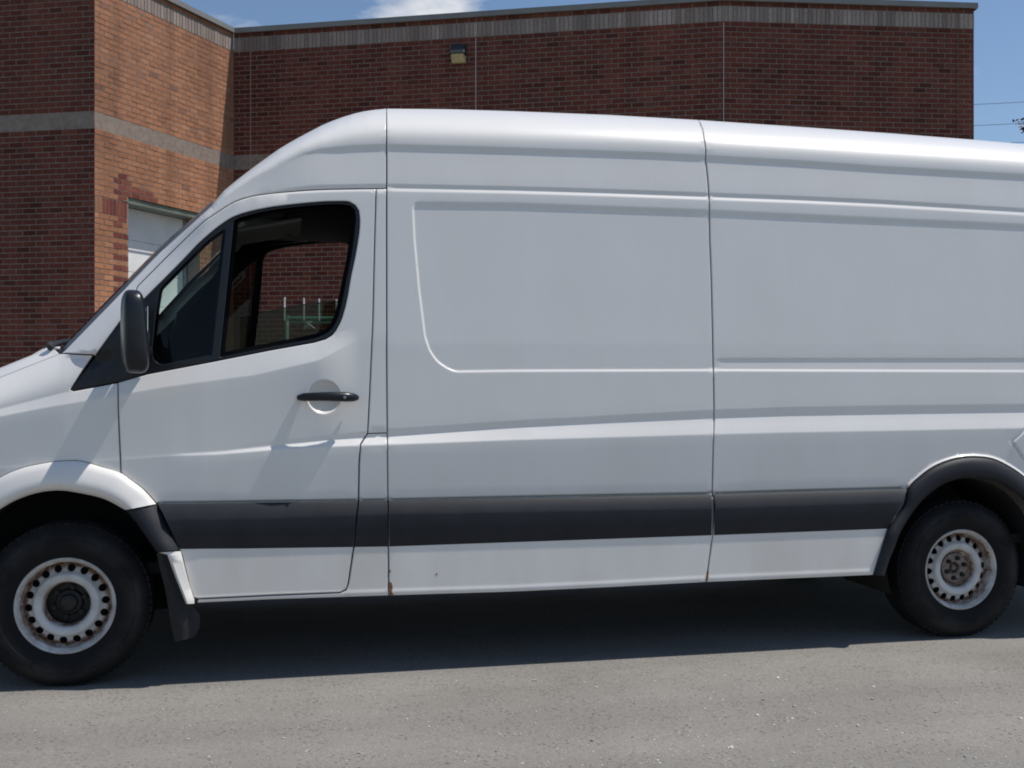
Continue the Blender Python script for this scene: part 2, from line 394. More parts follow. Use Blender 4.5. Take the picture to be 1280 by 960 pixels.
def brick_box(w, h, d=.05):
    # x along wall, y outwards (towards -normal), z up ; base at origin, front face at y = 0
    return [(0, d, 0), (w, d, 0), (w, d, h), (0, d, h), (.002, 0, .002), (w - .002, 0, .002), (w - .002, 0, h - .002), (.002, 0, h - .002)], \
           [(4, 5, 6, 7), (0, 1, 5, 4), (1, 2, 6, 5), (2, 3, 7, 6), (3, 0, 4, 7)]
brick_meshes = {}
singles = []
def wall(p0, p1, zt=ZTOP, BW=BW, opening=None, quoin=None, joints=(), end0=0, name_single=True, seed=0):
    """p0 -> p1 left to right as seen from the camera; front faces the camera side"""
    r = np.random.RandomState(seed)
    a = W(*p0); b = W(*p1); L_ = np.linalg.norm(b - a); u = (b - a) / L_
    n = np.array([u[1], -u[0], 0.0])          # outward, to the camera side
    up = np.array([0, 0, 1.0])
    def pt(s, z, o): return a + u * s + up * z + n * o
    mb = MB()
    rects = [(0, L_, 0, zt)] if not opening else [(0, opening[0], 0, zt), (opening[1], L_, 0, zt), (opening[0], opening[1], opening[2], zt)]
    for (s0, s1, z0, z1) in rects:
        for (o, fl) in ((-.0045, 0), (-.30, 1)):
            q = [pt(s0, z0, o), pt(s1, z0, o), pt(s1, z1, o), pt(s0, z1, o)]
            mb.add(q, [(0, 1, 2, 3)])
    if opening:
        s0, s1, zo = opening[:3]; dp = -.36
        mb.add([pt(s0, 0, -.009), pt(s0, zo, -.009), pt(s0, zo, dp), pt(s0, 0, dp)], [(0, 1, 2, 3)])
        mb.add([pt(s1, 0, -.009), pt(s1, zo, -.009), pt(s1, zo, dp), pt(s1, 0, dp)], [(0, 1, 2, 3)])
        mb.add([pt(s0, zo, -.009), pt(s1, zo, -.009), pt(s1, zo, dp), pt(s0, zo, dp)], [(0, 1, 2, 3)])
    w = mb.build('wall', M_mortar, building)
    red = MB(); pale = MB(); quo = MB()
    nz = int(round(zt / BH))
    P = lambda s, z, w_, h_, tgt, pj=0.0: tgt.add([pt(s + x, z + zz, -y + pj) for (x, y, zz) in brick_box(w_, h_)[0]], brick_box(w_, h_)[1])
    rows = []; z = 0.0
    k = 0
    while k < nz:
        z = k * BH
        if k in (61, 86):       # soldier courses, three bricks high
            s = 0.0; sw = .079
            while s < L_ - .02:
                ww = min(sw - .009, L_ - s)
                P(s, z + .004, ww, 3 * BH - JT, pale, -.006 if k == 61 else .004 + r.uniform(-.002, .002))
                s += sw
            k += 3; continue
        if opening and quoin and k == 46:   # soldier course over the pier, level with the door head
            s = .01
            while s < opening[0] - .02:
                P(s, z + .004, min(.07, opening[0] - s), 3 * BH - JT, quo if s > .16 else red, 0); s += .079
            s = opening[1] + .01
            while s < L_ - .05:
                P(s, z + .004, .07, 3 * BH - JT, red, 0); s += .079
            k += 3; continue
        off = (k % 2) * BW / 2
        s = -off + (.004 if end0 else 0)
        while s < L_:
            s0 = max(s, .003); s1 = min(s + BW - JT, L_ - .002)
            segs = [(s0, s1)]
            if opening and z < opening[2] - .02:
                segs = []
                if s0 < opening[0]: segs.append((s0, min(s1, opening[0])))
                if s1 > opening[1]: segs.append((max(s0, opening[1]), s1))
            for jx in joints:
                ns = []
                for (p_, q_) in segs:
                    if p_ < jx - .006 and q_ > jx + .006: ns += [(p_, jx - .006), (jx + .006, q_)]
                    else: ns.append((p_, q_))
                segs = ns
            for (p_, q_) in segs:
                if q_ - p_ < .025: continue
                tgt = red
                if quoin and opening and ((z < 4.75 and opening[0] - (.14 if k % 2 else .34) - (.12 if 4.0 < z else 0) < p_ + .06 < opening[0] + .02 and r.rand() < .9)
                                          or (k in (50, 51) and opening[0] - .3 < p_ < opening[0] + .55)): tgt = quo
                full = abs((q_ - p_) - (BW - JT)) < .004
                pj = r.uniform(-.0018, .0022)
                if full and tgt is red and name_single:
                    c = pt((p_ + q_) / 2, z + BH / 2, 0) - CAM
                    Z = c @ FWD; px = 640 + FPX * (c @ RGT) / Z; py = HOR - FPX * c[2] / Z
                    # width it shows in the photograph; those the van hides are left out
                    e = pt(p_, z, 0) - CAM; f = pt(q_, z, 0) - CAM
                    wpx = abs(FPX * (f @ RGT) / (f @ FWD) - FPX * (e @ RGT) / (e @ FWD)); hpx = FPX * BH / Z
                    vis = 2 < px < 1215 and py > 2 and ((px < 60 and py < 425) or (60 <= px < 260 and py < 430 - (px - 60) * .93) or (335 < px < 430 and 310 < py < 420))
                    if vis:
                        singles.append((wpx * hpx, w, pt(p_, z + JT / 2, pj), u, n, red)); continue
                P(p_, z + JT / 2, q_ - p_, BH - JT, tgt, pj)
            s += BW
        k += 1
    return w, red, pale, quo, pt, L_
walls = []
walls.append(wall(D0, A0, seed=1, end0=1))
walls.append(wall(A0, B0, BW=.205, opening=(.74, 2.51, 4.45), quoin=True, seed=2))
walls.append(wall(B0, K0, joints=(.3375, 4.70), seed=3))
walls.append(wall(K0, E0, seed=4))
walls.append(wall(E0, G0, seed=5, name_single=False))
# the 300 bricks that show largest are objects of their own, sharing one mesh
singles.sort(key=lambda t: -t[0])
bv, bf = brick_box(BW - JT, BH - JT)
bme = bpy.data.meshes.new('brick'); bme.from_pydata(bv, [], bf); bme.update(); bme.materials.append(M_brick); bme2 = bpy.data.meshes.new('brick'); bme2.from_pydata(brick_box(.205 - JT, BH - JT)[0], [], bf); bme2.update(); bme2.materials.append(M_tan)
for i, (_, w, p, u, n, red) in enumerate(singles):
    up = np.array([0, 0, 1.0])
    if i < 300:
        o = bpy.data.objects.new('brick', bme if w is not walls[1][0] else bme2); col.objects.link(o); o.parent = w
        m = Matrix(((u[0], -n[0], 0, p[0]), (u[1], -n[1], 0, p[1]), (0, 0, 1, p[2]), (0, 0, 0, 1)))
        o.matrix_parent_inverse = Matrix.Identity(4); o.matrix_basis = m
    else:
        red.add([p + u * x * (((.205 - JT) / (BW - JT)) if w is walls[1][0] else 1) - n * y + up * z for (x, y, z) in bv], bf)
for (w, red, pale, quo, pt, L_) in walls:
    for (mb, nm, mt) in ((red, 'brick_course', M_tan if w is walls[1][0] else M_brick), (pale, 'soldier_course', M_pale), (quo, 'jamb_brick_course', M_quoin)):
        if mb.v:
            o = mesh(nm, mb.v, mb.f, mt, building, smooth=False)
            reparent(o, w); o['kind'] = 'stuff'
# parapet coping
mb = MB()
pts = [D0, A0, B0, K0, E0, G0]
for i in range(5):
    a = W(*pts[i]); b = W(*pts[i + 1]); L_ = np.linalg.norm(b - a); u = (b - a) / L_; n = np.array([u[1], -u[0], 0])
    e0 = .0 if i else 0; ext = .05 if i in (0, 3) else 0
    c = (a + b) / 2 + u * ext / 2
    mb.box(c - n * .13 + np.array([0, 0, ZTOP + .045]), (L_ + ext, .36 + .002 * i, .09), (u, n, (0, 0, 1)))
    mb.box(c + n * .055 + np.array([0, 0, ZTOP + .022]), (L_ + ext * .8, .012, .06), (u, n, (0, 0, 1)))
mb.build('coping', M_cap, building)
# flat roof behind the parapet
q = [W(*p) for p in (D0, A0, B0, K0, E0, G0)]
far = W(D0[0] + 2, D0[1] + 9)
mesh('roof', [tuple(p[:2]) + (7.7,) for p in q] + [tuple(far[:2]) + (7.7,)], [tuple(range(7))], M_under, building, smooth=False)
bk = MB(); a = W(*G0); b = far
bk.add([(a[0], a[1], 0), (b[0], b[1], 0), (b[0], b[1], ZTOP), (a[0], a[1], ZTOP)], [(0, 1, 2, 3)])
a2 = W(*D0); bk.add([(a2[0], a2[1], 0), (b[0], b[1], 0), (b[0], b[1], ZTOP), (a2[0], a2[1], ZTOP)], [(0, 1, 2, 3)])
bk.build('rear_wall', M_mortar, building)
# vertical sealant joints on the long walls
for (w_i, s) in ((2, .3375), (2, 4.70), (2, 9.105)):
    w, red, pale, quo, pt, L_ = walls[w_i]
    mb = MB(); a = pt(s - .006, 0, .0035); u = (pt(1, 0, 0) - pt(0, 0, 0)); n = pt(0, 0, 1) - pt(0, 0, 0)
    mb.box(pt(s, 3.82, -.002), (.013 if s > 1 else .004, .012, 7.64), (u, n, (0, 0, 1)))
    o = mb.build('expansion_joint', plain('sealant', (.50, .43, .41), .8), building); reparent(o, w)
# roller door in the sunlit return wall
w, red, pale, quo, pt, L_ = walls[1]
u = pt(1, 0, 0) - pt(0, 0, 0); n = pt(0, 0, 1) - pt(0, 0, 0)
door = MB()
dw = 2.51 - .74
frame = MB(); frame.box(pt(1.625, 4.40, -.18), (dw + .002, .30, .085), (u, n, (0, 0, 1)))
frame.box(pt(1.625, 4.372, .0), (dw + .25, .018, .012), (u, n, (0, 0, 1)))
frame.build('lintel', M_lintel, building)
dr = MB(); dr.box(pt(1.625, 2.17, -.40), (dw + .1, .02, 4.36), (u, n, (0, 0, 1))); dob = dr.build('garage_door', M_door, building)
for i in range(8):
    s = MB(); h = .545
    s.box(pt(1.625, h * (i + .5), -.372), (dw + .02, .035, h - .006), (u, n, (0, 0, 1)))
    o = s.build('door_panel', M_door, building, bevel=.004); reparent(o, dob)
for s_ in (.76, 2.49):
    t = MB(); t.box(pt(s_, 2.17, -.30), (.045, .05, 4.36), (u, n, (0, 0, 1))); o = t.build('door_track', M_steel, building); reparent(o, dob)
# wall pack lamp
w, red, pale, quo, pt, L_ = walls[2]
u = pt(1, 0, 0) - pt(0, 0, 0); n = pt(0, 0, 1) - pt(0, 0, 0)
s_l = 4.39
lampr = empty('wall_light', tuple(pt(s_l, 7.3, 0))); tag(lampr, 'small dark wall pack lamp with an amber lens high on the brick wall', 'lamp')
def wedge(mb, s0, s1, z0, z1, o0, o1):
    v = [pt(s0, z0, .003), pt(s1, z0, .003), pt(s1, z1, .003), pt(s0, z1, .003), pt(s0, z0, o0), pt(s1, z0, o0), pt(s1 - .02, z1, o1), pt(s0 + .02, z1, o1)]
    mb.add(v, [(0, 1, 2, 3), (4, 5, 6, 7), (0, 1, 5, 4), (2, 3, 7, 6), (0, 3, 7, 4), (1, 2, 6, 5)])
hb = MB(); wedge(hb, s_l - .14, s_l + .14, 7.32, 7.52, .20, .07); hb.build('lamp_housing', M_lamp, lampr, bevel=.008)
lb = MB(); wedge(lb, s_l - .13, s_l + .13, 7.185, 7.317, .06, .175); lb.build('lamp_lens', M_lens, lampr, bevel=.006)
# light conduit tick seen on the wall
# ------------------------------------------------------------------ green pipe rack behind the van
rack = empty('metal_rack', tuple(W(-2.6, 12.4))); tag(rack, 'green metal pipe rack with pale upright pegs, seen through the cab windows', 'rack')
def rp_(px, py, Z): return CAM + RGT * (px - 640) / FPX * Z + FWD * Z + np.array([0, 0, 1]) * (HOR - py) / FPX * Z
Zr = 12.4
m1 = MB(); zb = rp_(0, 397.5, Zr)[2]
x0 = (357 - 640) / FPX * Zr; x1 = x0 + 2.6
m1.tube([W(x0 - .02, Zr, zb), W(x1, Zr, zb)], .019, 8); m1.tube([W(x0, Zr, zb - .045), W(x1, Zr, zb - .045)], .014, 8)
m1.build('rail', M_green, rack, True, 40)
for xx in (x0 + .02, x1 - .02):
    m2 = MB(); m2.tube([W(xx, Zr, 0), W(xx, Zr, zb + .03)], .028, 10); m2.build('leg', M_green, rack, True, 40)
for i, p in enumerate((356.5, 380.5, 399.5, 421, 446, 470)):
    xx = (p - 640) / FPX * Zr; m2 = MB(); m2.tube([W(xx, Zr - .03, zb - .03), W(xx, Zr - .03, rp_(0, 372 + i * .8, Zr)[2])], .010, 8)
    m2.build('upright_peg', M_galv, rack, True, 40)
m2 = MB(); m2.tube([W(x0 + .045, Zr - .04, .9), W(x0 + .03, Zr - .04, zb - .04)], .014, 8); m2.build('brace', M_galv, rack, True, 40)
wires = MB()
cx = (387 - 640) / FPX * Zr
for i in range(7):
    a = rng.uniform(-.06, .06, 6)
    wires.tube([W(cx + a[0], Zr - .05, zb - .04), W(cx + a[1], Zr - .06, zb - .07 + a[2] * .3), W(cx + a[3] * 1.3, Zr - .05, zb - .11 + a[4] * .4)], .004, 5)
wires.build('wire_bundle', M_galv, rack, True, 40)

# ------------------------------------------------------------------ the van
VW = 1.99                       # overall width; near side is y = 0, far side y = VW
I_ = np.interp
def line(*p): return np.array(p, float).T
S_ln = line((-230, 620), (-200, 588), (-160, 568), (-120, 541), (-60, 503), (0, 471), (55, 449), (75, 441.5), (80, 439), (140, 377.5), (199, 316), (264, 257), (270, 249), (280, 237.5), (300, 221), (320, 206), (350, 184.5), (370, 173), (400, 157), (420, 148.5), (440, 142), (460, 137.5), (483, 135.3), (560, 136), (640, 138.3), (760, 143), (875, 149.5), (1000, 158), (1120, 166.5), (1216, 174), (1280, 179.5), (1480, 197))
E_ln = line((-230, .5), (-200, .34), (-120, .24), (0, .17), (75, .15), (140, .17), (264, .25), (300, .33), (400, .42), (484, .45), (1480, .45))
K3_ln = line((-200, 610), (-60, 527), (0, 503), (75, 482), (85, 472), (100, 452), (120, 425), (150, 386), (172, 359), (214, 316), (256, 276), (269, 267.5), (280, 260), (294, 252), (315, 245.5), (338, 242), (369, 239), (400, 237), (447, 236), (483, 235.5), (640, 238.5), (760, 242), (885, 246.5), (1000, 250.7), (1100, 255.3), (1280, 266), (1480, 278))
K1_ln = line((345, 209), (380, 191), (400, 185.6), (440, 181.5), (483, 180), (640, 184.3), (820, 190.5), (885, 194), (1000, 200.5), (1100, 207.5), (1280, 217.5), (1480, 230))
BT_ln = line((-200, 618), (-120, 560), (-60, 530), (0, 511), (88, 488.5), (148, 478), (185, 467.5), (266.5, 452), (337, 438), (393, 428), (440, 410), (484, 400))
TT_ln = line((-200, 628), (-120, 572), (-60, 540), (0, 520.5), (60, 509), (120, 499), (162, 491.5), (205, 484), (320, 468.5), (400, 450), (440, 428), (484, 418))
SA_ln = line((-200, 640), (0, 583), (223, 566.5), (276, 560.5), (345, 551.5), (407, 545), (457, 539.8), (487, 536.5), (643, 526), (889, 512.5), (984, 509), (1134, 506.5), (1280, 505), (1480, 504))
SB_ln = line((-200, 641), (0, 584), (223, 568.2), (276, 564.4), (345, 557), (407, 550), (451, 547), (487, 545.4), (560, 540), (643, 534), (760, 528), (889, 522.5), (984, 519.4), (1134, 517), (1280, 515), (1480, 514))
SC_ln = line((-200, 642), (0, 586), (223, 569.5), (276, 568), (345, 562), (407, 558.7), (451, 556.8), (487, 555.8), (643, 550), (889, 543), (984, 540.6), (1134, 538), (1280, 535), (1480, 533))
MT_ln = line((-200, 650), (196, 630), (300, 628.7), (445, 626.5), (487, 626), (644, 622.6), (889, 618), (984, 615), (1135, 611), (1480, 606))
MC_ln = line((196, 650), (300, 649), (487, 643), (889, 635.8), (1135, 627.6), (1480, 622))
MB_ln = line((196, 687), (300, 686.6), (487, 684), (889, 670), (1109, 661.7), (1480, 655))
BB_ln = line((-200, 760), (243, 754), (339, 749.5), (432, 746.5), (486, 744.7), (640, 740), (760, 734.5), (882, 728), (1000, 723), (1092, 719), (1480, 706))
RT_ln = line((484, 250), (524, 250.5), (643, 252), (885, 260.5), (1000, 266), (1280, 278.5), (1480, 289))      # pressed panel, top
RB_ln = line((484, 465.5), (571, 465.5), (640, 464.5), (889, 463.8), (1280, 465), (1480, 466))                # pressed panel, bottom
RL_ln = line((245, 530), (251, 519), (258, 516), (264, 515.3), (300, 517), (360, 522.5), (420, 530), (437, 535.5), (446, 541), (453, 547), (459, 556), (463, 564), (465.5, 575))
ss = lambda e0, e1, x: (lambda t: t * t * (3 - 2 * t))(np.clip((np.asarray(x, float) - e0) / (e1 - e0), 0, 1))
def yl(px, py):
    sc = 292 - (px - 82) * .0447
    return I_((HOR - py) / sc, [-.3, .1, .95, 1.5], [.042, .050, .108, .16])
REAR_ARC = cr([(1134.7, 610), (1144, 600.6), (1163, 585.7), (1182, 576.8), (1201, 572), (1220, 571), (1241.6, 574), (1263, 584.4), (1280, 596.5), (1300, 616), (1318, 645), (1330, 690), (1334, 716)], 5)
def rear_arc_d(px, py):
    A = np.array(REAR_ARC); d = np.full(np.shape(px), 1e9)
    for i in range(len(A) - 1):
        a = A[i]; b = A[i + 1]; ab = b - a
        t = np.clip(((px - a[0]) * ab[0] + (py - a[1]) * ab[1]) / (ab @ ab), 0, 1)
        d = np.minimum(d, np.hypot(px - a[0] - t * ab[0], py - a[1] - t * ab[1]))
    return d
def knots(px):
    """section lines of the body at picture column px, top to bottom: (py arrays, y arrays)"""
    px = np.asarray(px, float)
    S = I_(px, *S_ln); E = I_(px, *E_ln); K3 = I_(px, *K3_ln)
    K1r = I_(px, *K1_ln); a1 = ss(345, 430, px)
    K1 = np.where(px < 345, S + .42 * (K3 - S), K1r)
    K1 = np.where(px < 172, S + (.42 + .38 * ss(172, 100, px)) * (K3 - S), K1)
    a2 = ss(290, 400, px); a = ss(215, 500, px); ar = ss(205, 240, px)
    BT = I_(px, *BT_ln); TT = I_(px, *TT_ln)
    pk = []; yk = []
    y3 = yl(px, K3); yK1 = y3 + .002 + .014 * ss(60, 300, px) + .008 * a1
    for f in (0, .03, .08, .16, .27, .42, .6, .8, 1):
        gq = .97 * (1 - f)
        pk.append(S + (K1 - S) * f); wq = ss(240, 330, px); yk.append(yK1 + (np.maximum(E, yK1 + .02) - yK1) * (wq * (1 - (1 - gq ** 2.7) ** (1 / 2.7)) / (1 - (1 - .97 ** 2.7) ** (1 / 2.7)) + (1 - wq) * (1 - f) ** 1.8))
    pk.append(K1 + 6.5 * a1 + .5); yk.append(yK1 + .0045 * a1)
    pk.append(K3 - 5.5 * a2 - .3); yk.append(y3 + .007)
    pk.append(K3 - .7); yk.append(y3 + .0075 + .0025 * a2)
    pk.append(K3 + 3.2 * a2 + .2); yk.append(y3 + .0005)
    pk.append(np.where(px < 484, BT, I_(px, *RT_ln) + 110)); yk.append(np.where(px < 484, yl(px, BT), yl(px, I_(px, *RT_ln) + 110)))
    pk.append(np.where(px < 484, TT, 430)); yk.append(np.where(px < 484, (1 - ss(395, 450, px)) * .028 + ss(395, 450, px) * yl(px, TT), yl(px, 430)))
    pk.append(I_(px, *SA_ln)); yk.append(.0262 + .002 * ar + .016 * a)
    pk.append(I_(px, *SB_ln)); yk.append(.0258 + .002 * ar + .0215 * a)
    pk.append(I_(px, *SC_ln)); yk.append(.0254 - .001 * ar - .0045 * a)
    pk.append(I_(px, *MT_ln)); yk.append(.031 + 0 * px)
    bb = I_(px, *BB_ln)
    pk.append(np.maximum(I_(px, *MB_ln) - 4, I_(px, *MT_ln) + 1)); yk.append(-.004 + 0 * px)
    pk.append(bb - 9); yk.append(-.011 + 0 * px)
    pk.append(bb - 5); yk.append(-.0142 + 0 * px)
    pk.append(bb); yk.append(-.0125 + 0 * px)
    pk = np.maximum.accumulate(np.array(pk), axis=0)
    return pk, np.array(yk)
def Yraw(px, py):
    pk, yk = knots(px); y = np.array(yk[0])
    for i in range(len(pk) - 1):
        h = np.maximum(pk[i + 1] - pk[i], 1e-6); t = np.clip((py - pk[i]) / h, 0, 1)
        y = np.where(py > pk[i], yk[i] + (yk[i + 1] - yk[i]) * t, y)
    # wing: smooth crown from the bonnet seam down to the belt crease
    F = I_(px, [-230, -200, -160, -120, -60, 0, 75, 117, 170], [620, 588, 568, 541, 503, 471, 441.5, 425, 405]); BT = I_(px, *BT_ln)
    fq = np.clip((py - F) / np.maximum(BT - F, 1), 0, 1); Ef = I_(px, [-230, -200, -120, 0, 75, 160], [.5, .34, .24, .17, .15, .08])
    yw = yl(px, BT) + (Ef - yl(px, BT)) * (1 - fq) ** 2
    w = np.where(px < 75, 1, ss(437, 447, py) * (1 - ss(118, 160, px))) * (py < BT)
    y = y * (1 - w) + yw * w
    # windscreen pillar: one smooth roll back to the glass
    Sx = I_(px, *S_ln); Ex = I_(px, *E_ln); yb = yl(px, np.minimum(py, BT))
    yp = yb + (Ex - yb) * np.clip(1 - (py - Sx) / 46, 0, 1) ** 2
    wp_ = (px >= 75) * (1 - ss(190, 262, px)) * (1 - ss(437, 447, py)) * (py < BT)
    y = y * (1 - wp_) + yp * wp_
    # groove over the side moulding
    mt = I_(px, *MT_ln); y = y + .020 * (1 - ss(.9, 2.1, np.abs(py - mt + .5))) * (px > 196) * (px < 1134)
    # nose taper in plan
    y = y + I_(px, [-230, -200, -150, -100, -50, 0, 80, 150, 250], [.42, .33, .20, .12, .075, .05, .024, .01, 0])
    # pressed side panels: shallow top slope, sharp lower and front ledges
    dt = (py - I_(px, *RT_ln)) / 10; db = (I_(px, *RB_ln) - py) / 2.3; dl = (px - I_(py, *RL_ln)) / 2.6
    d = np.minimum(np.minimum(dt, db), dl)
    y = y + .0062 * ss(0, 1, d) * (px > 484)
    st = (px > 899) * (py > 447.5) * (py < 466)
    y = y + st * .0035 * ss(448, 450, py) * (1 - ss(450, 464, py))
    # door handle bowl
    q = np.sqrt(np.maximum(0, 1 - ((px - 405) / 20.5) ** 2 - ((py - 496) / 20.5) ** 2)); y = y + .030 * q
    # body lip over the rear arch
    if np.any(px > 1100):
        d2 = rear_arc_d(px, py); y = y - .018 * (1 - ss(.6, 3.6, d2)) * (px > 1128)
    e1 = np.minimum((px - 1265) * .87 - (551 - py), (px - 1265) * 1.5 - (py - 553)); y = y + .008 * (ss(-3, 0, e1) - 1.6 * ss(0, 4, e1)) * (px > 1255) * (px < 1300)
    return y
def Y(px, py):
    return sum(w * Yraw(px, py + o) for w, o in ((.15, -1.0), (.2, -.5), (.3, 0), (.2, .5), (.15, 1.0)))
def P3(px, py, yo=0.0):
    px = np.asarray(px, float); py = np.asarray(py, float)
    return ray(px, py, Y(px, py) + yo)
def normals_at(px, py):
    e = .9
    du = P3(px + e, py) - P3(px - e, py); dv = P3(px, py + e) - P3(px, py - e)
    n = np.cross(dv, du); n /= np.linalg.norm(n, axis=1)[:, None]
    n[n[:, 1] > 0] *= -1
    return n
def inside(poly, x, y):
    p = np.array(poly); c = np.zeros(np.shape(x), bool); j = len(p) - 1
    for i in range(len(p)):
        xi, yi = p[i]; xj, yj = p[j]
        with np.errstate(divide='ignore', invalid='ignore'):
            c ^= ((yi > y) != (yj > y)) & (x < (xj - xi) * (y - yi) / (yj - yi + 1e-12) + xi)
        j = i
    return c
def bdist(poly, x, y):
    p = np.array(poly); d = np.full(len(x), 1e9)
    for i in range(len(p)):
        a = p[i]; b = p[(i + 1) % len(p)]; ab = b - a; q = ab @ ab
        if q < 1e-9: continue
        t = np.clip(((x - a[0]) * ab[0] + (y - a[1]) * ab[1]) / q, 0, 1)
        d = np.minimum(d, np.hypot(x - a[0] - t * ab[0], y - a[1] - t * ab[1]))
    return d
def offset(poly, d):
    """move a closed outline inwards by d px (outwards when d < 0)"""
    p = np.array(poly); n = len(p)
    area = .5 * np.sum(p[:, 0] * np.roll(p[:, 1], -1) - np.roll(p[:, 0], -1) * p[:, 1]); sg = 1 if area > 0 else -1
    o = []
    for i in range(n):
        a = p[i] - p[i - 1]; b = p[(i + 1) % n] - p[i]
        a = a / (np.linalg.norm(a) + 1e-9); b = b / (np.linalg.norm(b) + 1e-9)
        na = np.array([-a[1], a[0]]) * sg; nb = np.array([-b[1], b[0]]) * sg
        m = na + nb; l = np.linalg.norm(m)
        if l < .3: m = na; l = 1
        m = m / l; k = min(2.0, 1 / max(.5, m @ na))
        o.append(tuple(p[i] + m * d * k))
    return o
def dedupe(p, e=.35):
    o = [p[0]]
    for q in p[1:]:
        if math.hypot(q[0] - o[-1][0], q[1] - o[-1][1]) > e: o.append(q)
    if math.hypot(o[0][0] - o[-1][0], o[0][1] - o[-1][1]) < e: o.pop()
    return o
def mirrored(o, parent=None):
    c = o.copy(); col.objects.link(c); c.parent = parent or o.parent; c.matrix_parent_inverse = Matrix.Identity(4)
    c.scale = (o.scale[0], -o.scale[1], o.scale[2]); c.location = (o.location[0], VW - o.location[1], o.location[2])
    return c
van = empty('delivery_van', (0, 0, 0))
tag(van, 'long white high-roof panel van with black side mouldings parked beside the brick building', 'van')
def panel(name, outer, holes=(), mat=None, parent=None, yo=0.0, gap=.6, flange=.03, rnd=.0045, extra=(), step=9, gapy=14, twin=True, grid=True, bstep=4):
    outer = dedupe(dens(outer, min(step, bstep))); holes = [dedupe(dens(h, min(step, bstep))) for h in holes]
    loops = [offset(outer, gap)] + [offset(h, -gap) for h in holes]
    if rnd: loops2 = [offset(outer, gap + 1.3)] + [offset(h, -gap - 1.3) for h in holes]
    else: loops2 = []
    pts = []; edges = []; ring = []
    for lp in loops + loops2:
        b = len(pts); pts += lp; k = len(lp); edges += [(b + i, b + (i + 1) % k) for i in range(k)]; ring.append((b, k))
    nb = sum(k for b, k in ring[:len(loops)])
    O = np.array(loops[0]); x0, x1 = O[:, 0].min(), O[:, 0].max()
    gp = []
    if grid:
        nx = max(2, int((x1 - x0) / step)); xs = np.linspace(x0 + 2, x1 - 2, nx)
        pk, _ = knots(xs)
        for i, x in enumerate(xs):
            ys = []
            kk = list(pk[:, i])
            if x > 484:
                rt = I_(x, *RT_ln); rb = I_(x, *RB_ln); kk += [rt - 1, rt + 1.5, rt + 4, rt + 7, rt + 10, rb - 4, rb - 3, rb - 1.6, rb - .3, rb + 1]
                if x > 890: kk += [448, 449, 450.2, 453]
            mtx = float(I_(x, *MT_ln)); kk += [mtx - 3, mtx - 2, mtx - 1.2, mtx - .3, mtx + .6, mtx + 1.6, mtx + 2.6]
            kk += [k_ + o for k_ in kk[8:] for o in (-1.2, 1.2)]
            kk = sorted(kk)
            lo = O[:, 1].min(); hi = O[:, 1].max(); prev = lo
            for q in kk + [hi]:
                if q - prev > gapy:
                    m = int((q - prev) / gapy) + 1
                    ys += [prev + (q - prev) * j / m for j in range(1, m)]
                ys.append(q); prev = max(prev, q)
            last = -1e9
            for q in ys:
                if q - last > .65: gp.append((x, q)); last = q
        xs4 = np.arange(x0, x1, 4.0); b4 = I_(xs4, *BB_ln)
        gp = [q for q in gp if q[1] < float(I_(q[0], *BB_ln)) - 14]
        for o in (-16, -12, -10, -9, -8, -6.5, -5, -4, -2.8): gp += list(zip(xs4, b4 + o))
    gp += list(extra)
    if gp:
        G = np.array(gp); m = inside(loops[0], G[:, 0], G[:, 1])
        for h in loops[1:]: m &= ~inside(h, G[:, 0], G[:, 1])
        for h in loops: m &= bdist(h, G[:, 0], G[:, 1]) > (3.0 if rnd else 1.5)
        G = G[m]; pts += [tuple(q) for q in G]
    r = delaunay_2d_cdt([Vector(q) for q in pts], edges, [], 0, 1e-4, True)
    V = np.array([(v.x, v.y) for v in r[0]]); T = np.array([f for f in r[2] if len(f) == 3]); orig = r[3]
    C = V[T].mean(1); k = inside(loops[0], C[:, 0], C[:, 1])
    for h in loops[1:]: k &= ~inside(h, C[:, 0], C[:, 1])
    T = T[k]
    isb = np.array([any(j < nb for j in oo) for oo in orig])
    y = np.full(len(V), yo); y[isb] += rnd
    V3 = P3(V[:, 0], V[:, 1], y); Nn = normals_at(V[:, 0], V[:, 1])
    # rounded rim: tilt the border normals outwards
    back = {}
    for vi, oo in enumerate(orig):
        for j in oo: back[j] = vi
    verts = [tuple(v) for v in V3]; nr = [n.copy() for n in Nn]; faces = []
    a2 = V3[T]; fn = np.cross(a2[:, 1] - a2[:, 0], a2[:, 2] - a2[:, 0])
    for f, q in zip(T, fn): faces.append(tuple(f) if q[1] < 0 else tuple(f[::-1]))
    for (b, kx) in ring[:len(loops)]:
        lp = [back.get(b + i) for i in range(kx)]
        lp = [q for q in lp if q is not None]
        m = len(lp); sgn = 1
        pp = V[lp]; area = .5 * np.sum(pp[:, 0] * np.roll(pp[:, 1], -1) - np.roll(pp[:, 0], -1) * pp[:, 1])
        outw = 1 if area > 0 else -1
        if b != 0: outw = -outw
        base = len(verts)
        for i in range(m):
            t = pp[(i + 1) % m] - pp[i - 1]; t = t / (np.linalg.norm(t) + 1e-9)
            o2 = np.array([t[1], -t[0]]) * outw       # outward in the picture plane (y down)
            o3 = RGT * o2[0] + np.array([0, 0, -1]) * o2[1]
            if rnd:
                q = nr[lp[i]] + .9 * o3; nr[lp[i]] = q / np.linalg.norm(q)
            verts.append(verts[lp[i]]); nr.append(o3)
        for i in range(m):
            v = verts[lp[i]]; verts.append((v[0], v[1] + flange, v[2])); nr.append(nr[base + i])
        for i in range(m):
            j = (i + 1) % m; faces.append((base + i, base + j, base + m + j, base + m + i))
    o = mesh(name, verts, faces, mat or M_paint, parent or van, True, None, nr)
    if twin: mirrored(o, parent or van)
    return o
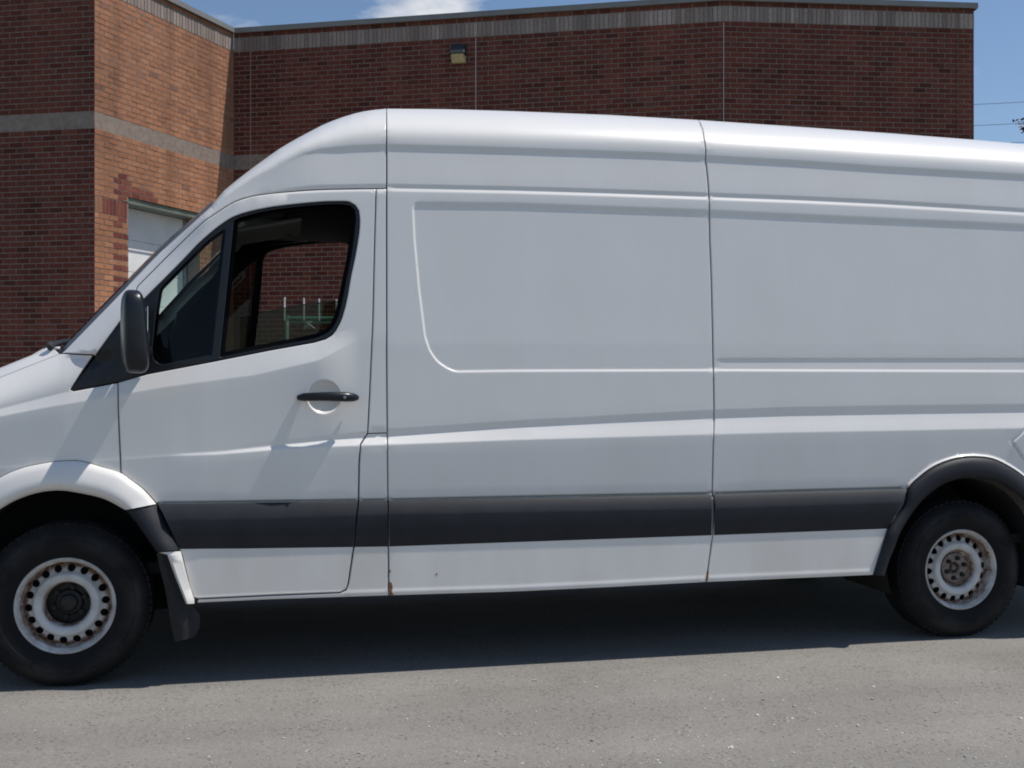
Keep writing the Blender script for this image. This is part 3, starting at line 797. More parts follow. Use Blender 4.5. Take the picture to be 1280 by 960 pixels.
def strip(name, A, B, prof, mat, parent=None, twin=True, base=None, cap=True, angle=60):
    """skin between two picture curves; prof = (share from A to B, y offset) pairs"""
    A = np.array(A); B = np.array(B); n = len(A); V = []; Fs = []
    for (v, yo) in prof:
        q = A + (B - A) * min(max(v, 0), 1)
        yb = Y(q[:, 0], q[:, 1]) if base is None else (base(q) if callable(base) else np.full(n, base))
        V += [tuple(p) for p in ray(q[:, 0], q[:, 1], yb + yo)]
    m = len(prof)
    for i in range(m - 1):
        for j in range(n - 1):
            Fs.append((i * n + j, i * n + j + 1, (i + 1) * n + j + 1, (i + 1) * n + j))
    if cap:
        Fs.append(tuple(i * n for i in range(m))); Fs.append(tuple(i * n + n - 1 for i in range(m))[::-1])
    o = mesh(name, V, Fs, mat, parent or van, True, angle)
    bm = bmesh.new(); bm.from_mesh(o.data); bmesh.ops.recalc_face_normals(bm, faces=bm.faces)
    bm.to_mesh(o.data); bm.free()
    if twin: mirrored(o, parent or van)
    return o
def resample(pts, n):
    p = np.array(pts, float); d = np.r_[0, np.cumsum(np.hypot(*np.diff(p, axis=0).T))]; t = np.linspace(0, d[-1], n)
    return np.stack([I_(t, d, p[:, 0]), I_(t, d, p[:, 1])], 1)
def S_pts(a, b, st=12): return [(x, float(I_(x, *S_ln))) for x in np.linspace(a, b, max(2, int(abs(b - a) / st)))]
def on(ln, a, b, st=20): return [(x, float(I_(x, *ln))) for x in np.linspace(a, b, max(2, int(abs(b - a) / st)))]

seam1 = [(483, 135.3), (483.2, 236), (483.3, 440), (484, 541.6), (485, 622.8), (485.8, 744.7)]
seam2 = cr([(873, 149.4), (878, 161.7), (881.7, 184.6), (881.9, 199), (884.4, 224), (886.2, 247), (887, 297), (889, 350), (891, 440), (892.4, 514), (891.5, 560), (890.2, 615)], 12) + [(893, 628), (891, 668)] + [(886.3, 699), (882.6, 727.8)]
door_seam_top = cr([(172, 358), (214, 316), (256, 276), (269, 267.5), (280, 260), (294, 252), (315, 245.5), (338, 242), (369, 239), (400, 237), (447, 236), (470, 235.8)], 9)
door_right = [(470, 236), (468, 310), (466, 400), (462.5, 480), (459.5, 541.5), (450.5, 555), (448.7, 580), (448, 623), (445.5, 651), (442, 684)] + cr([(437, 716), (435, 729), (432, 737), (426, 740.5), (415, 741)], 4)
door_bottom = [(339, 744), (248, 748.5)] + [(242, 747)]
arch_edge = [(236.5, 730.6), (228, 696), (218, 673.7), (207, 649), (196.5, 630)] + cr([(196.5, 630), (179, 611), (165, 601), (151.5, 591)], 6)[1:]
BK = [(147.6, 478), (92, 488.5), (88, 487)] + [(118, 447), (150, 402)] + cr([(176.6, 377.5), (224.4, 329.7), (250, 303), (275, 282), (297.5, 269), (337, 259.4), (393, 253), (425, 251.7), (437, 252.6), (444, 256.8), (448, 263), (449.3, 272), (448.5, 290), (444, 318), (438, 346.5), (434, 370), (429.7, 388.7), (425, 403), (420, 412.6), (415, 419), (407, 424)], 6) + [(393, 428), (337, 438), (266.5, 452), (185, 467.5)]
belt = [(147.6, 478), (185, 467.5), (266.5, 452), (337, 438), (393, 428)]
bi = BK.index((118, 447))
BKr = BK[BK.index((150, 402)) + 1:-4]     # curve from (176,377) clockwise to (407,424)
bowl = [(405 + r_ * math.cos(t), 496 + r_ * math.sin(t)) for r_ in (26, 23.5, 22.3, 21.4, 20.7, 20.2, 19.4, 17, 13, 8, 3) for t in np.linspace(0, 2 * math.pi, 56, endpoint=False)]
_rl = np.array(cr([(524, 250.5), (518.5, 253), (516, 258), (515.3, 264), (517, 300), (522.5, 360), (530, 420), (535.5, 437), (541, 446), (547, 453), (556, 459), (564, 463), (575, 465.3), (590, 465.4)], 3.5))
_tn = np.gradient(_rl, axis=0); _tn /= np.linalg.norm(_tn, axis=1)[:, None]
rlx = [tuple(_rl[i] + np.array([_tn[i][1], -_tn[i][0]]) * o) for i in range(len(_rl)) for o in (-2.5, -1.2, -.4, .5, 1.4, 2.3, 3.2, 4.2, 6)]

panel('cab_roof', [(76, 441.5), (80, 439), (140, 377.5), (199, 316), (264, 257), (270, 249)] + S_pts(280, 483) + [(483, 235.5)] + door_seam_top[::-1] + [(158, 392), (150, 402), (118, 446), (116.5, 443.5)], step=4, bstep=3, gapy=8)
door = panel('front_door', [(147.6, 478)] + belt[1:] + BKr[::-1] + [(158, 392)] + door_seam_top + door_right[1:] + door_bottom + arch_edge + [(148, 514)], extra=bowl, step=8, twin=True)
panel('pillar_panel', [(470, 235.8), (483, 235.6)] + seam1[2:4] + [(484, 541), (459.5, 541.9), (462.5, 480), (466, 400), (468, 310)])
panel('sill_panel', [(459.5, 541.9), (484, 541), (485, 622.8), (485.8, 744.7)] + on(BB_ln, 470, 246)[0:] + [(248, 749), (339, 744.6), (415, 741.6)] + [(426, 741), (432.5, 737.5), (435.5, 729), (437.5, 716), (442.5, 684), (446, 651), (448.5, 623), (449.2, 580), (451, 555.4)], step=7)
panel('cargo_side_panel', S_pts(483, 873) + seam2[1:] + on(BB_ln, 870, 486) + seam1[::-1][1:-1], extra=rlx)
quarter = panel('rear_quarter_panel', S_pts(873, 1475) + [(1475, 706), (1336, 711)] + REAR_ARC[::-1] + [(1131, 628), (1110, 661.5), (1092, 719)] + on(BB_ln, 1080, 884) + seam2[::-1][:-1],
      extra=[(p[0] + (p[0] - 1218) / 80 * o, p[1] - o * (1 if p[1] < 620 else 0) * .9) for p in REAR_ARC for o in (2, 3.5, 5, 7, 11)] + [(x, y_) for x in np.arange(1256, 1300, 2.2) for y_ in np.arange(530, 590, 2.2)])
fender = panel('front_fender', on(S_ln, -185, 70) + [(76, 442), (116.5, 444), (100, 468), (88, 487), (92, 488.8), (147.4, 478.4), (147.6, 514), (151, 590)] + cr([(151, 591.5), (130, 584.5), (110, 578.7), (95, 576), (70, 577), (45, 581), (25, 586), (0, 597), (-30, 618), (-60, 650), (-78, 690), (-84, 730)], 6) + [(-185, 735)], step=5)
# black window surround with the mirror sail and two window openings
vent = cr([(190.6, 440), (192, 425), (196, 388.7), (200, 364)], 6) + cr([(201.5, 360), (232.8, 328), (260, 301.5), (278, 288.5)], 8) + [(281.5, 288)] + [(264, 443)] + [(225, 450.5)] + cr([(205, 455), (197.5, 453.5), (192.5, 448)], 3)
mainw = [(293, 276)] + cr([(300, 272.5), (337, 263.5), (393, 257), (428, 255.8), (438, 257.5), (443, 262), (444.6, 270), (443, 290), (439, 318), (433.5, 346), (425.5, 385), (421, 399), (415, 410), (405, 418), (392, 423)], 6) + [(337, 433.5), (275.5, 446)]
frame = panel('window_surround', BK, [vent, mainw], M_trim, flange=.06, rnd=.003, yo=.002, gap=.5, step=7)
glass = panel('vent_window', offset(vent, -1.5), mat=M_glass, yo=.012, flange=.004, rnd=0, gap=0)
lipr = resample(vent[-8:] + vent[:8], 26)
# dark inner lining behind the skins
inner = [(84, 446), (142, 386), (204, 322), (270, 264)] + [(x, float(I_(x, *S_ln)) + 9) for x in range(290, 1470, 25)] + [(1468, 700), (1342, 700)] + \
        [(q[0] + (q[0] - 1218) * .03, q[1] - 6) for q in REAR_ARC[::-1]] + [(1100, 655), (1086, 712)] + [(x, float(I_(x, *BB_ln)) - 7) for x in range(1070, 250, -30)] + \
        [(222, 690), (205, 640), (175, 600), (150, 582), (110, 570), (70, 569), (20, 580), (-20, 604), (-60, 640), (-90, 690), (-92, 725), (-180, 725), (-182, 600), (-120, 552), (0, 480), (70, 450)]
VNear = offset(vent, 3); MNear = offset(mainw, 5)
lin = panel('inner_lining', inner, [VNear, MNear], M_dark, yo=.075, flange=.01, rnd=0, gap=0, step=22, gapy=40, bstep=20, twin=False)
lip_ = panel('door_card', [(150, 480)] + [(200, 462), (280, 446), (337, 434), (395, 423)] + [(440, 425), (455, 470), (455, 600), (440, 735), (250, 740), (200, 610), (155, 580)], mat=M_grey, yo=.066, flange=.03, rnd=0, gap=0, step=22, gapy=40, bstep=20)
# far side lining and surround: window outlines as seen through the cab
for o in [x for x in bpy.data.objects if x.name.startswith('window_surround.') or x.name.startswith('vent_window.')]:
    bpy.data.objects.remove(o)
def flat(name, outer, holes, mat, y, th=.05, parent=None):
    outer = dens(outer, 20); holes = [dens(h, 8) for h in holes]
    pts = []; ed = []
    for lp in [outer] + holes:
        b = len(pts); pts += lp; k = len(lp); ed += [(b + i, b + (i + 1) % k) for i in range(k)]
    r = delaunay_2d_cdt([Vector(q) for q in pts], ed, [], 0, 1e-4, True)
    V = np.array([(v.x, v.y) for v in r[0]]); T = np.array(r[2]); C = V[T].mean(1); k = inside(outer, C[:, 0], C[:, 1])
    for h in holes: k &= ~inside(h, C[:, 0], C[:, 1])
    T = T[k]; n = len(V)
    a = ray(V[:, 0], V[:, 1], y + 0 * V[:, 0]); c = a + np.array([0, th, 0])
    E = {}
    for t in T:
        for i in range(3):
            e = (t[i], t[(i + 1) % 3]); E[e] = 1
    F_ = [tuple(t) for t in T] + [tuple(q + n for q in t[::-1]) for t in T] + [(e[1], e[0], e[0] + n, e[1] + n) for e in E if (e[1], e[0]) not in E]
    return mesh(name, list(a) + list(c), F_, mat, parent or van, smooth=False)
farmain = cr([(317.5, 436), (322, 400), (327, 350), (329, 325), (332, 317), (338, 313.5), (360, 308), (395, 303.6), (425, 302.2), (433, 303), (437, 306), (438, 312), (437, 335), (433, 365), (427, 395), (420, 425)], 6) + [(400, 440)]
farvent = cr([(278, 440), (280, 405), (283, 372)], 8) + cr([(284, 360), (296, 344), (310, 331), (319, 324.5)], 6) + [(320.5, 326), (316, 375), (308.5, 441)]
# the far cab wall reaches from the windscreen pillar back to the bulkhead
cabfar = [(150, 520), (165, 425), (195, 402), (205, 391), (222, 384), (248, 357), (268, 325), (288, 300), (300, 285), (325, 268), (400, 257), (520, 256), (520, 660), (200, 660), (150, 600)]
flat('cab_lining', cabfar, [farvent, farmain], M_dark, 1.86, .05)
# far windows: wound-down pane and fixed vent pane
pane = cr([(300, 396), (330, 390.5), (350, 386.5), (375, 381.5), (400, 378.8), (421, 377), (445, 376)], 6)
flat('door_window', pane + [(445, 470), (300, 470)], [], mat_glass('green_tint_glass', (.50, .55, .47)), 1.885, .004)
flat('vent_window', offset(farvent, -3), [], mat_glass('dusty_glass', (.42, .42, .40)), 1.885, .004)
edge = MB(); edge.tube([ray(q[0], q[1] - .3, 1.887) for q in pane], .0032, 6); edge.build('window_edge', plain('glass_edge', (.16, .20, .15), .3), van, True)

# the passenger door on the far side, its window matching the opening seen through the cab
def proj(p):
    d = p - CAM; Z = d @ FWD; return (640 + FPX * (d @ RGT) / Z, HOR - FPX * d[..., 2] / Z)
for o in [x for x in bpy.data.objects if x.name == 'front_door.001']: bpy.data.objects.remove(o)
dl = dedupe(door_seam_top + door_right[1:] + door_bottom + arch_edge + [(148, 514), (147.6, 478), (92, 488.5), (118, 447), (150, 402)])
dp = [tuple(proj(ray(q[0], q[1], 0.0) * np.array([1, 0, 1]) + np.array([0, 1.93, 0]))) for q in dl]
flat('front_door', dp, [offset(farvent, -2.5), offset(farmain, -2.5)], M_paint, 1.93, .03)

# mouldings along the side
def moulding(a, b, name='side_moulding', la=None, lb=None):
    rows = []; n = max(6, int((b - a) / 14))
    def row(ln, off, xa, xb):
        x = np.linspace(xa, xb, n); return np.stack([x, I_(x, *ln) + off], 1)
    la = la or (lambda v: a); lb = lb or (lambda v: b)
    spec = [(MT_ln, .0, .030, 0), (MT_ln, .5, .000, .02), (MT_ln, 2.4, -.006, .05), (MC_ln, -1.5, -.0295, .33), (MC_ln, 1.5, -.0320, .38), (MB_ln, -2.5, -.0215, .94), (MB_ln, -.6, -.018, .98), (MB_ln, 0, .030, 1)]
    V = []; F_ = []
    for (ln, off, yo, v) in spec:
        q = row(ln, off, la(v), lb(v)); V += [tuple(p) for p in ray(q[:, 0], q[:, 1], .014 + yo + 0 * q[:, 0])]
    m = len(spec)
    for i in range(m - 1):
        for j in range(n - 1): F_.append((i * n + j, i * n + j + 1, (i + 1) * n + j + 1, (i + 1) * n + j))
    F_.append(tuple(i * n for i in range(m))); F_.append(tuple(i * n + n - 1 for i in range(m))[::-1])
    o = mesh(name, V, F_, M_black, van, True, 35)
    bm = bmesh.new(); bm.from_mesh(o.data); bmesh.ops.recalc_face_normals(bm, faces=bm.faces); bm.to_mesh(o.data); bm.free()
    mirrored(o)
moulding(198, 445, la=lambda v: I_(v, [0, 1], [198, 225]), lb=lambda v: I_(v, [0, 1], [447.3, 441]))
moulding(449, 484, la=lambda v: I_(v, [0, 1], [449.2, 443]), lb=lambda v: 484.6)
moulding(486, 889, la=lambda v: 486.8, lb=lambda v: I_(v, [0, 1], [890, 889.5]))
moulding(893, 1134, la=lambda v: I_(v, [0, .3, 1], [893.5, 894.5, 892.5]), lb=lambda v: I_(v, [0, .35, 1], [1134, 1129, 1109]))
# wheel arch flares
outer_f = resample(cr([(-84, 730), (-78, 690), (-60, 650), (-30, 618), (0, 597), (25, 586), (45, 581), (70, 577), (95, 576), (110, 578.7), (130, 584.5), (151, 591), (165, 601), (179, 611.5), (195.5, 629.8)], 6), 60)
inner_f = resample(cr([(-64, 735), (-60, 702), (-46, 672), (-20, 648), (0, 636.6), (19, 625.6), (47, 616), (75, 613), (103, 617), (131, 624), (156.5, 637.5)], 6), 60)
strip('wheel_arch_flare', outer_f, inner_f, [(0, .030), (0, -.006), (.05, -.020), (.25, -.036), (.55, -.050), (.74, -.056), (.82, -.054), (.93, -.040), (1, -.030), (1, .09)], M_paint, cap=True, angle=50)
ob = resample([(195.8, 631.2), (206.7, 650), (215.8, 671), (224.5, 687.5)], 14); ib = resample([(157.5, 638.8), (170, 652.7), (183.7, 673), (195.2, 689.5)], 14)
strip('arch_trim', ob, ib, [(0, .02), (0, -.004), (.05, -.018), (.45, -.040), (.75, -.048), (.9, -.04), (1, -.02), (1, .09)], M_black)
ow = resample([(226, 689), (230.7, 707.7), (236.5, 730.6), (243, 749.5), (243, 754.5)], 14); iw = resample([(197.5, 690.5), (209, 693.5), (219, 721), (227, 741), (232.5, 755)], 14)
strip('arch_foot', ow, iw, [(0, .02), (0, -.004), (.08, -.02), (.8, -.034), (1, -.024), (1, .06)], M_paint)
fl_o = resample([(209, 693), (219, 721), (232, 752), (249, 765), (250.5, 783), (243, 796)], 16); fl_i = resample([(195.5, 691), (200, 712), (206.7, 737.5), (213.5, 781), (216, 793), (219, 803)], 16)
strip('mudflap', fl_o, fl_i, [(0, .03), (0, .0), (.35, -.002), (.55, -.014), (.62, -.014), (.95, -.012), (1, -.006), (1, .05)], M_rubber, base=.0)
inner_r = resample(cr([(1106, 719.7), (1111, 702), (1117, 688), (1125, 667), (1138.7, 644), (1155, 623.6), (1176.6, 607), (1198, 599), (1225, 598), (1252, 604.7), (1280, 625), (1298, 650), (1306, 690), (1308, 712)], 6), 70)
outer_r = resample([(1091.5, 719), (1109.8, 661.5), (1131, 628)] + [(q[0], q[1] + .8) for q in REAR_ARC], 70)
strip('wheel_arch_flare', outer_r, inner_r, [(0, .02), (0, -.004), (.06, -.014), (.3, -.026), (.7, -.034), (.85, -.028), (1, -.012), (1, .09)], M_black, base=lambda q: I_(q[:, 1], [640, 668], [.014, -.008]))
# wheel wells, floor pan, underbody
for cx_, r_ in ((0.0, .46), (4.325, .43)):
    for y0, y1 in ((.05, .52), (VW - .52, VW - .05)):
        mb = MB(); n = 26; zc = .40
        for yy in (y0, y1):
            for i in range(n + 1):
                t = math.pi * (-.12 + 1.24 * i / n); mb.v.append((cx_ + r_ * math.cos(t), yy, zc + r_ * math.sin(t)))
        for i in range(n): mb.f.append((i, i + 1, n + 2 + i, n + 1 + i))
        yb = n + 1 if y0 < 1 else 0
        mb.f.append(tuple(range(yb, yb + n + 1)))
        mb.build('wheel_well', M_under, van, True, 40)
mb = MB(); mb.box((2.35, VW / 2, .49), (5.9, VW - .30, .05)); mb.build('floor_pan', M_under, van)
for yy in (.55, VW - .55):
    mb = MB(); mb.box((2.4, yy, .42), (5.6, .08, .12)); mb.build('chassis_rail', M_under, van)
mb = MB(); mb.box((4.325, VW / 2, .355), (.12, VW - .55, .12)); mb.tube([(4.325, VW / 2 - .17, .355), (4.325, VW / 2 + .17, .355)], .16, 16); mb.build('rear_axle', M_under, van)
mb = MB(); mb.box((1.9, .62, .38), (.9, .4, .2)); mb.build('fuel_tank', M_under, van, bevel=.03)
mb = MB(); mb.tube([(.8, 1.3, .36), (2.6, 1.3, .33), (3.9, 1.35, .36), (5.4, 1.4, .36)], .035, 10); mb.tube([(2.4, 1.3, .33), (3.1, 1.3, .33)], .1, 14); mb.build('exhaust', M_steel, van, True, 40)
# roof skin, windscreen, bonnet, nose, tail
def span(name, A3, prof, mat, dirn=(0, 0, 1), angle=60, flip=True):
    """skin from a near-side 3D curve across to its mirror image; prof = (share of width, bump)"""
    A3 = np.array(A3); n = len(A3); V = []; F_ = []; d = np.array(dirn, float)
    for (s, bmp) in prof:
        q = A3.copy(); q[:, 1] = A3[:, 1] + (VW - 2 * A3[:, 1]) * s; V += [tuple(p + d * bmp) for p in q]
    for i in range(len(prof) - 1):
        for j in range(n - 1): F_.append((i * n + j, i * n + j + 1, (i + 1) * n + j + 1, (i + 1) * n + j))
    o = mesh(name, V, F_, mat, van, True, angle); bm = bmesh.new(); bm.from_mesh(o.data); bmesh.ops.recalc_face_normals(bm, faces=bm.faces); bm.to_mesh(o.data); bm.free()
    return o
def Scurve(a, b, st, off=.9):
    x = np.arange(a, b, st).astype(float); x = np.append(x, b); return P3(x, I_(x, *S_ln) + off) + np.array([0, .010, -.010])
bump = [(s, b_ * .045) for s, b_ in ((0, 0), (.08, .32), (.18, .6), (.3, .82), (.5, 1), (.7, .82), (.82, .6), (.92, .32), (1, 0))]
span('roof_skin', Scurve(483.8, 873, 20), bump, M_paint)
span('roof_skin', Scurve(874.5, 1475, 20), bump, M_paint)
span('roof_skin', Scurve(270, 482.4, 8), bump, M_paint)
pe = resample([(264.5, 256), (199, 316), (140, 377.5), (80.5, 439)], 20)
A3 = P3(pe[:, 0], pe[:, 1], .004)
se = resample([(268, 249.5), (200, 308), (140, 368.8), (81, 429.5)], 20)
B3 = ray(se[:, 0], se[:, 1], .40 + 0 * se[:, 0])
V = []; F_ = []
Bf = B3.copy(); Bf[:, 1] = VW - B3[:, 1]; Af = A3.copy(); Af[:, 1] = VW - A3[:, 1]
G3 = A3 + (B3 - A3) * .22 + np.array([-.006, 0, .006])
for r_ in (A3, G3): V += [tuple(p) for p in r_]
for i in range(1):
    for j in range(19): F_.append((i * 20 + j, i * 20 + j + 1, (i + 1) * 20 + j + 1, (i + 1) * 20 + j))
M_frit = plain('windscreen_frit', (.05, .045, .042), .25)
fo = mesh('windscreen_frit', V, F_, M_frit, van, True); mirrored(fo)
C3 = (B3 + Bf) / 2; Gf = G3.copy(); Gf[:, 1] = VW - G3[:, 1]
mesh('windscreen', [tuple(p) for q in (G3, B3, C3, Bf, Gf) for p in q], [(j + r_ * 20, j + 1 + r_ * 20, j + 21 + r_ * 20, j + 20 + r_ * 20) for r_ in range(4) for j in range(19)], M_glass, van, True)
# bonnet
hx = np.array([-185, -150, -110, -60, 0, 40, 74.0]); A3 = P3(hx, I_(hx, *S_ln) + .6, .0)
hc = np.array([(-190, 590), (-150, 555), (-110, 527), (-60, 495), (0, 460.5), (39.4, 444.5), (52, 436.5)], float)
B3 = ray(hc[:, 0], hc[:, 1], .40 + 0 * hc[:, 0]); C3 = B3.copy(); C3[:, 1] = VW / 2; C3[:, 2] += .02; C3[:, 0] -= .03
V = [];
rows = [A3, A3 + (B3 - A3) * .3 + np.array([0, 0, .018]), A3 + (B3 - A3) * .65 + np.array([0, 0, .016]), B3, C3]
mir = lambda q: np.stack([q[:, 0], VW - q[:, 1], q[:, 2]], 1)
rows = rows + [mir(q) for q in rows[:-1][::-1]]
for q in rows: V += [tuple(p) for p in q]
o = mesh('bonnet', V, [(i * 7 + j, i * 7 + j + 1, (i + 1) * 7 + j + 1, (i + 1) * 7 + j) for i in range(len(rows) - 1) for j in range(6)], M_paint, van, True, 70)
bm = bmesh.new(); bm.from_mesh(o.data); bmesh.ops.recalc_face_normals(bm, faces=bm.faces); bm.to_mesh(o.data); bm.free()
# cowl under the windscreen, dark
cw = [tuple(A3[-1] + (0, 0, -.01)), tuple(B3[-1] + (0, 0, -.012)), tuple(mir(B3)[-1] + (0, 0, -.012)), tuple(mir(A3)[-1] + (0, 0, -.01))]
c2 = [tuple(p) for p in (P3(np.array([92.]), np.array([445.]), .0)[0], ray(88., 432., .40), ray(88., 432., .40) * np.array([1, -1, 1]) + np.array([0, VW, 0]), P3(np.array([92.]), np.array([445.]), .0)[0] * np.array([1, -1, 1]) + np.array([0, VW, 0]))]
mesh('cowl', cw + c2, [(0, 1, 5, 4), (1, 2, 6, 5), (2, 3, 7, 6)], M_black, van, False)
wp = MB(); w0 = ray(66., 433., .30); w1 = ray(80., 428., .34)
wp.tube([ray(62., 434.5, .22), ray(68., 430.5, .25), ray(76., 428, .33), ray(84, 424, .42) + np.array([0, .35, .02])], .012, 8)
wp.tube([ray(60., 433., .24), ray(66., 431.5, .25)], .022, 10)
wp.build('windscreen_wiper', M_black, van, True, 40)
wp = MB(); wp.tube([ray(66., 436., .24), ray(75., 435.5, .24)], .008, 8); wp.build('wiper_spindle', plain('wiper_grey', (.5, .5, .5), .4), van, True)
# nose (outside the frame): grille, bumper, headlights
fx = np.linspace(-184, -185, 2)
col_y = np.linspace(float(I_(-185, *S_ln)), 735, 9); A3 = P3(np.full(9, -184.5), col_y)
nose = [(0, 0), (.1, .10), (.25, .17), (.5, .2), (.75, .17), (.9, .10), (1, 0)]
span('nose_panel', A3, nose, M_paint, dirn=(-1, 0, 0))
mb = MB(); xn = float(A3[5][0]); mb.box((xn - .17, VW / 2, .86), (.10, .85, .20)); mb.build('grille', M_black, van, bevel=.02)
mb = MB(); mb.box((xn - .08, VW / 2, .50), (.30, 1.36, .24)); mb.build('front_bumper', M_black, van, bevel=.05)
for yy in (.46, VW - .46):
    mb = MB(); mb.box((xn - .035, yy, .90), (.13, .20, .24)); mb.build('headlight', plain('headlight_lens', (.6, .62, .64), .12), van, bevel=.04)
# tail
tp = np.r_[[float(I_(1475, *S_ln)) + .9], np.linspace(240, 706, 12)]; A3 = P3(np.full(13, 1474.4), tp)
span('rear_door', A3, [(0, 0), (.03, .03), (.5, .045), (.97, .03), (1, 0)], M_paint, dirn=(1, 0, 0))
xr = float(A3[5][0])
for yy in (.13, VW - .13):
    mb = MB(); mb.box((xr + .03, yy, 1.15), (.06, .14, .5)); mb.build('tail_light', plain('tail_light_lens', (.35, .02, .02), .2), van, bevel=.02)
mb = MB(); mb.box((xr + .08, VW / 2, .48), (.16, VW - .2, .16)); mb.build('rear_bumper', M_black, van, bevel=.03)
# cab interior
mb = MB(); mb.box((1.62, VW / 2, 1.38), (.03, VW - .32, 1.80)); mb.build('bulkhead', M_dark, van)
mb = MB(); mb.box((1.22, VW / 2, 2.20), (.80, VW - .42, .03)); mb.build('headliner', M_dark, van)
mb = MB()
prof = [(-.30, .95), (-.30, 1.22), (-.12, 1.40), (.10, 1.43), (.22, 1.38), (.26, 1.15), (.20, .95)]
n = len(prof)
for yy in (.16, VW - .16):
    for (x, z) in prof: mb.v.append((x, yy, z))
for i in range(n): j = (i + 1) % n; mb.f.append((i, j, n + j, n + i))
mb.f += [tuple(range(n)), tuple(range(n, 2 * n))[::-1]]
mb.build('dashboard', M_dark, van, bevel=.02)
sw = MB(); c = np.array([.42, .50, 1.38]); ax = np.array([.55, 0, -.83]); a1_ = np.array([0, 1.0, 0]); a2_ = np.array([.83, 0, .55]) * 1
sw.tube([c + .205 * (math.cos(t) * a1_ + math.sin(t) * a2_) for t in np.linspace(0, 2 * math.pi, 33)], .016, 8, False)
for t in (0.2, math.pi - .2, math.pi * 1.5): sw.tube([c + .04 * (math.cos(t) * a1_ + math.sin(t) * a2_), c + .2 * (math.cos(t) * a1_ + math.sin(t) * a2_)], .014, 6)
sw.tube([c + ax * -.02, c + ax * .3], .045, 12); sw.build('steering_wheel', M_dark, van, True, 40)
for yy in (.52, 1.42):
    mb = MB(); mb.box((1.17, yy, .93), (.5, .5, .16)); mb.box((1.42, yy, 1.25), (.14, .5, .60), ((.97, 0, .24), (0, 1, 0), (-.24, 0, .97))); mb.build('seat', M_dark, van, bevel=.04)
    mb = MB(); mb.box((1.52, yy, 1.66), (.10, .28, .18)); mb.build('headrest', M_dark, van, bevel=.03)
# sun visor and roof console
M_visor = plain('visor_vinyl', (.10, .10, .105), .6)
mb = MB(); mb.box(ray(333., 290., .62), (.36, .46, .025), ((.97, 0, .2), (0, 1, 0), (-.2, 0, .97))); mb.build('sun_visor', M_visor, van, bevel=.012)
mb = MB(); mb.box(ray(331., 273., .8), (.22, .5, .07)); mb.build('roof_console', M_visor, van, bevel=.02)
mb = MB(); mb.tube([ray(346., 286., .75), ray(355., 288., .75), ray(361., 297., .75)], .012, 8); mb.build('grab_handle', M_visor, van, True)
# exterior mirror
def blob(name, c, s, mat, n=3.2, parent=van, rings=20, seg=28, taper=0, lean=0, yaw=0):
    V = []; F_ = []
    for i in range(rings + 1):
        ph = -math.pi / 2 + math.pi * i / rings
        for j in range(seg):
            th = 2 * math.pi * j / seg
            sp = lambda v: math.copysign(abs(v) ** (2 / n), v)
            z = sp(math.sin(ph)); r = abs(math.cos(ph)) ** (2 / n)
            x = r * sp(math.cos(th)); y = r * sp(math.sin(th))
            k = 1 - taper * z
            lx = s[0] * x * k + lean * z; ly = s[1] * y
            V.append((c[0] + lx * math.cos(yaw) - ly * math.sin(yaw), c[1] + lx * math.sin(yaw) + ly * math.cos(yaw), c[2] + s[2] * z))
    for i in range(rings):
        for j in range(seg): F_.append((i * seg + j, i * seg + (j + 1) % seg, (i + 1) * seg + (j + 1) % seg, (i + 1) * seg + j))
    return mesh(name, V, F_, mat, parent, True)
mc = ray(167.5, 415., -.17)
mh = blob('mirror_housing', mc, (.050, .125, .171), M_trim, 4.2, taper=.12, lean=-.008, yaw=.2)
mg = MB(); mg.box((mc[0] + .0475, mc[1] + .0095, mc[2] + .02), (.004, .12, .17), ((.98, .2, .0), (-.2, .98, 0), (0, 0, 1))); mgo = mg.build('mirror_glass', M_mirror, mh, bevel=.002)
ma = MB(); ma.tube([(mc[0] + .005, .05, mc[2] - .08), (mc[0], -.10, mc[2] - .05)], [.045, .035], 12); ma.tube([(mc[0] + .005, .05, mc[2] + .09), (mc[0], -.10, mc[2] + .06)], [.03, .025], 12)
mao = ma.build('mirror_arm', M_trim, van, True, 40)
bs = MB(); bs.tube([ray(181., 405., -.10), ray(183., 420., -.11), ray(182., 436., -.10)], [.012, .017, .012], 10); bso = bs.build('mirror_hinge', M_trim, van, True, 60)
for o in (mh, mao, bso): mirrored(o)
# door handle
hs = ray(np.array([373., 380, 395, 412, 430, 441, 446.0]), np.array([497., 496.3, 495.8, 495.6, 496, 496.6, 497.]), np.array([.030, .012, -.006, -.010, -.006, .006, .026]))
hm = MB(); hm.tube(hs, [.012, .0185, .020, .021, .0225, .020, .013], 14)
ho = hm.build('door_handle', M_trim, van, True, 60)
kl = MB(); p = ray(431., 496.5, -.028); kl.tube([p, p + (0, -.004, 0)], .007, 12); kl.build('key_lock', M_steel, ho, True, 40)
mirrored(ho)
# rust spots at the sill
def stain(pts_, name='rust_patch'):
    panel(name, pts_, mat=M_ruststain, yo=-.0012, flange=.001, rnd=0, gap=0, step=2, grid=False, twin=False)
stain([(486.6, 727), (490, 729), (491, 735), (489.5, 740), (492.5, 743.6), (487, 744), (486.8, 738)])
stain([(884.2, 714), (886, 714.5), (885.6, 721), (884.4, 726.5), (882.9, 726.6)])
stain([(544.6, 717), (546.4, 716.6), (546.8, 718.6), (545, 719)])
stain([(486.7, 712), (488.6, 713), (488, 716.5), (486.8, 716)])
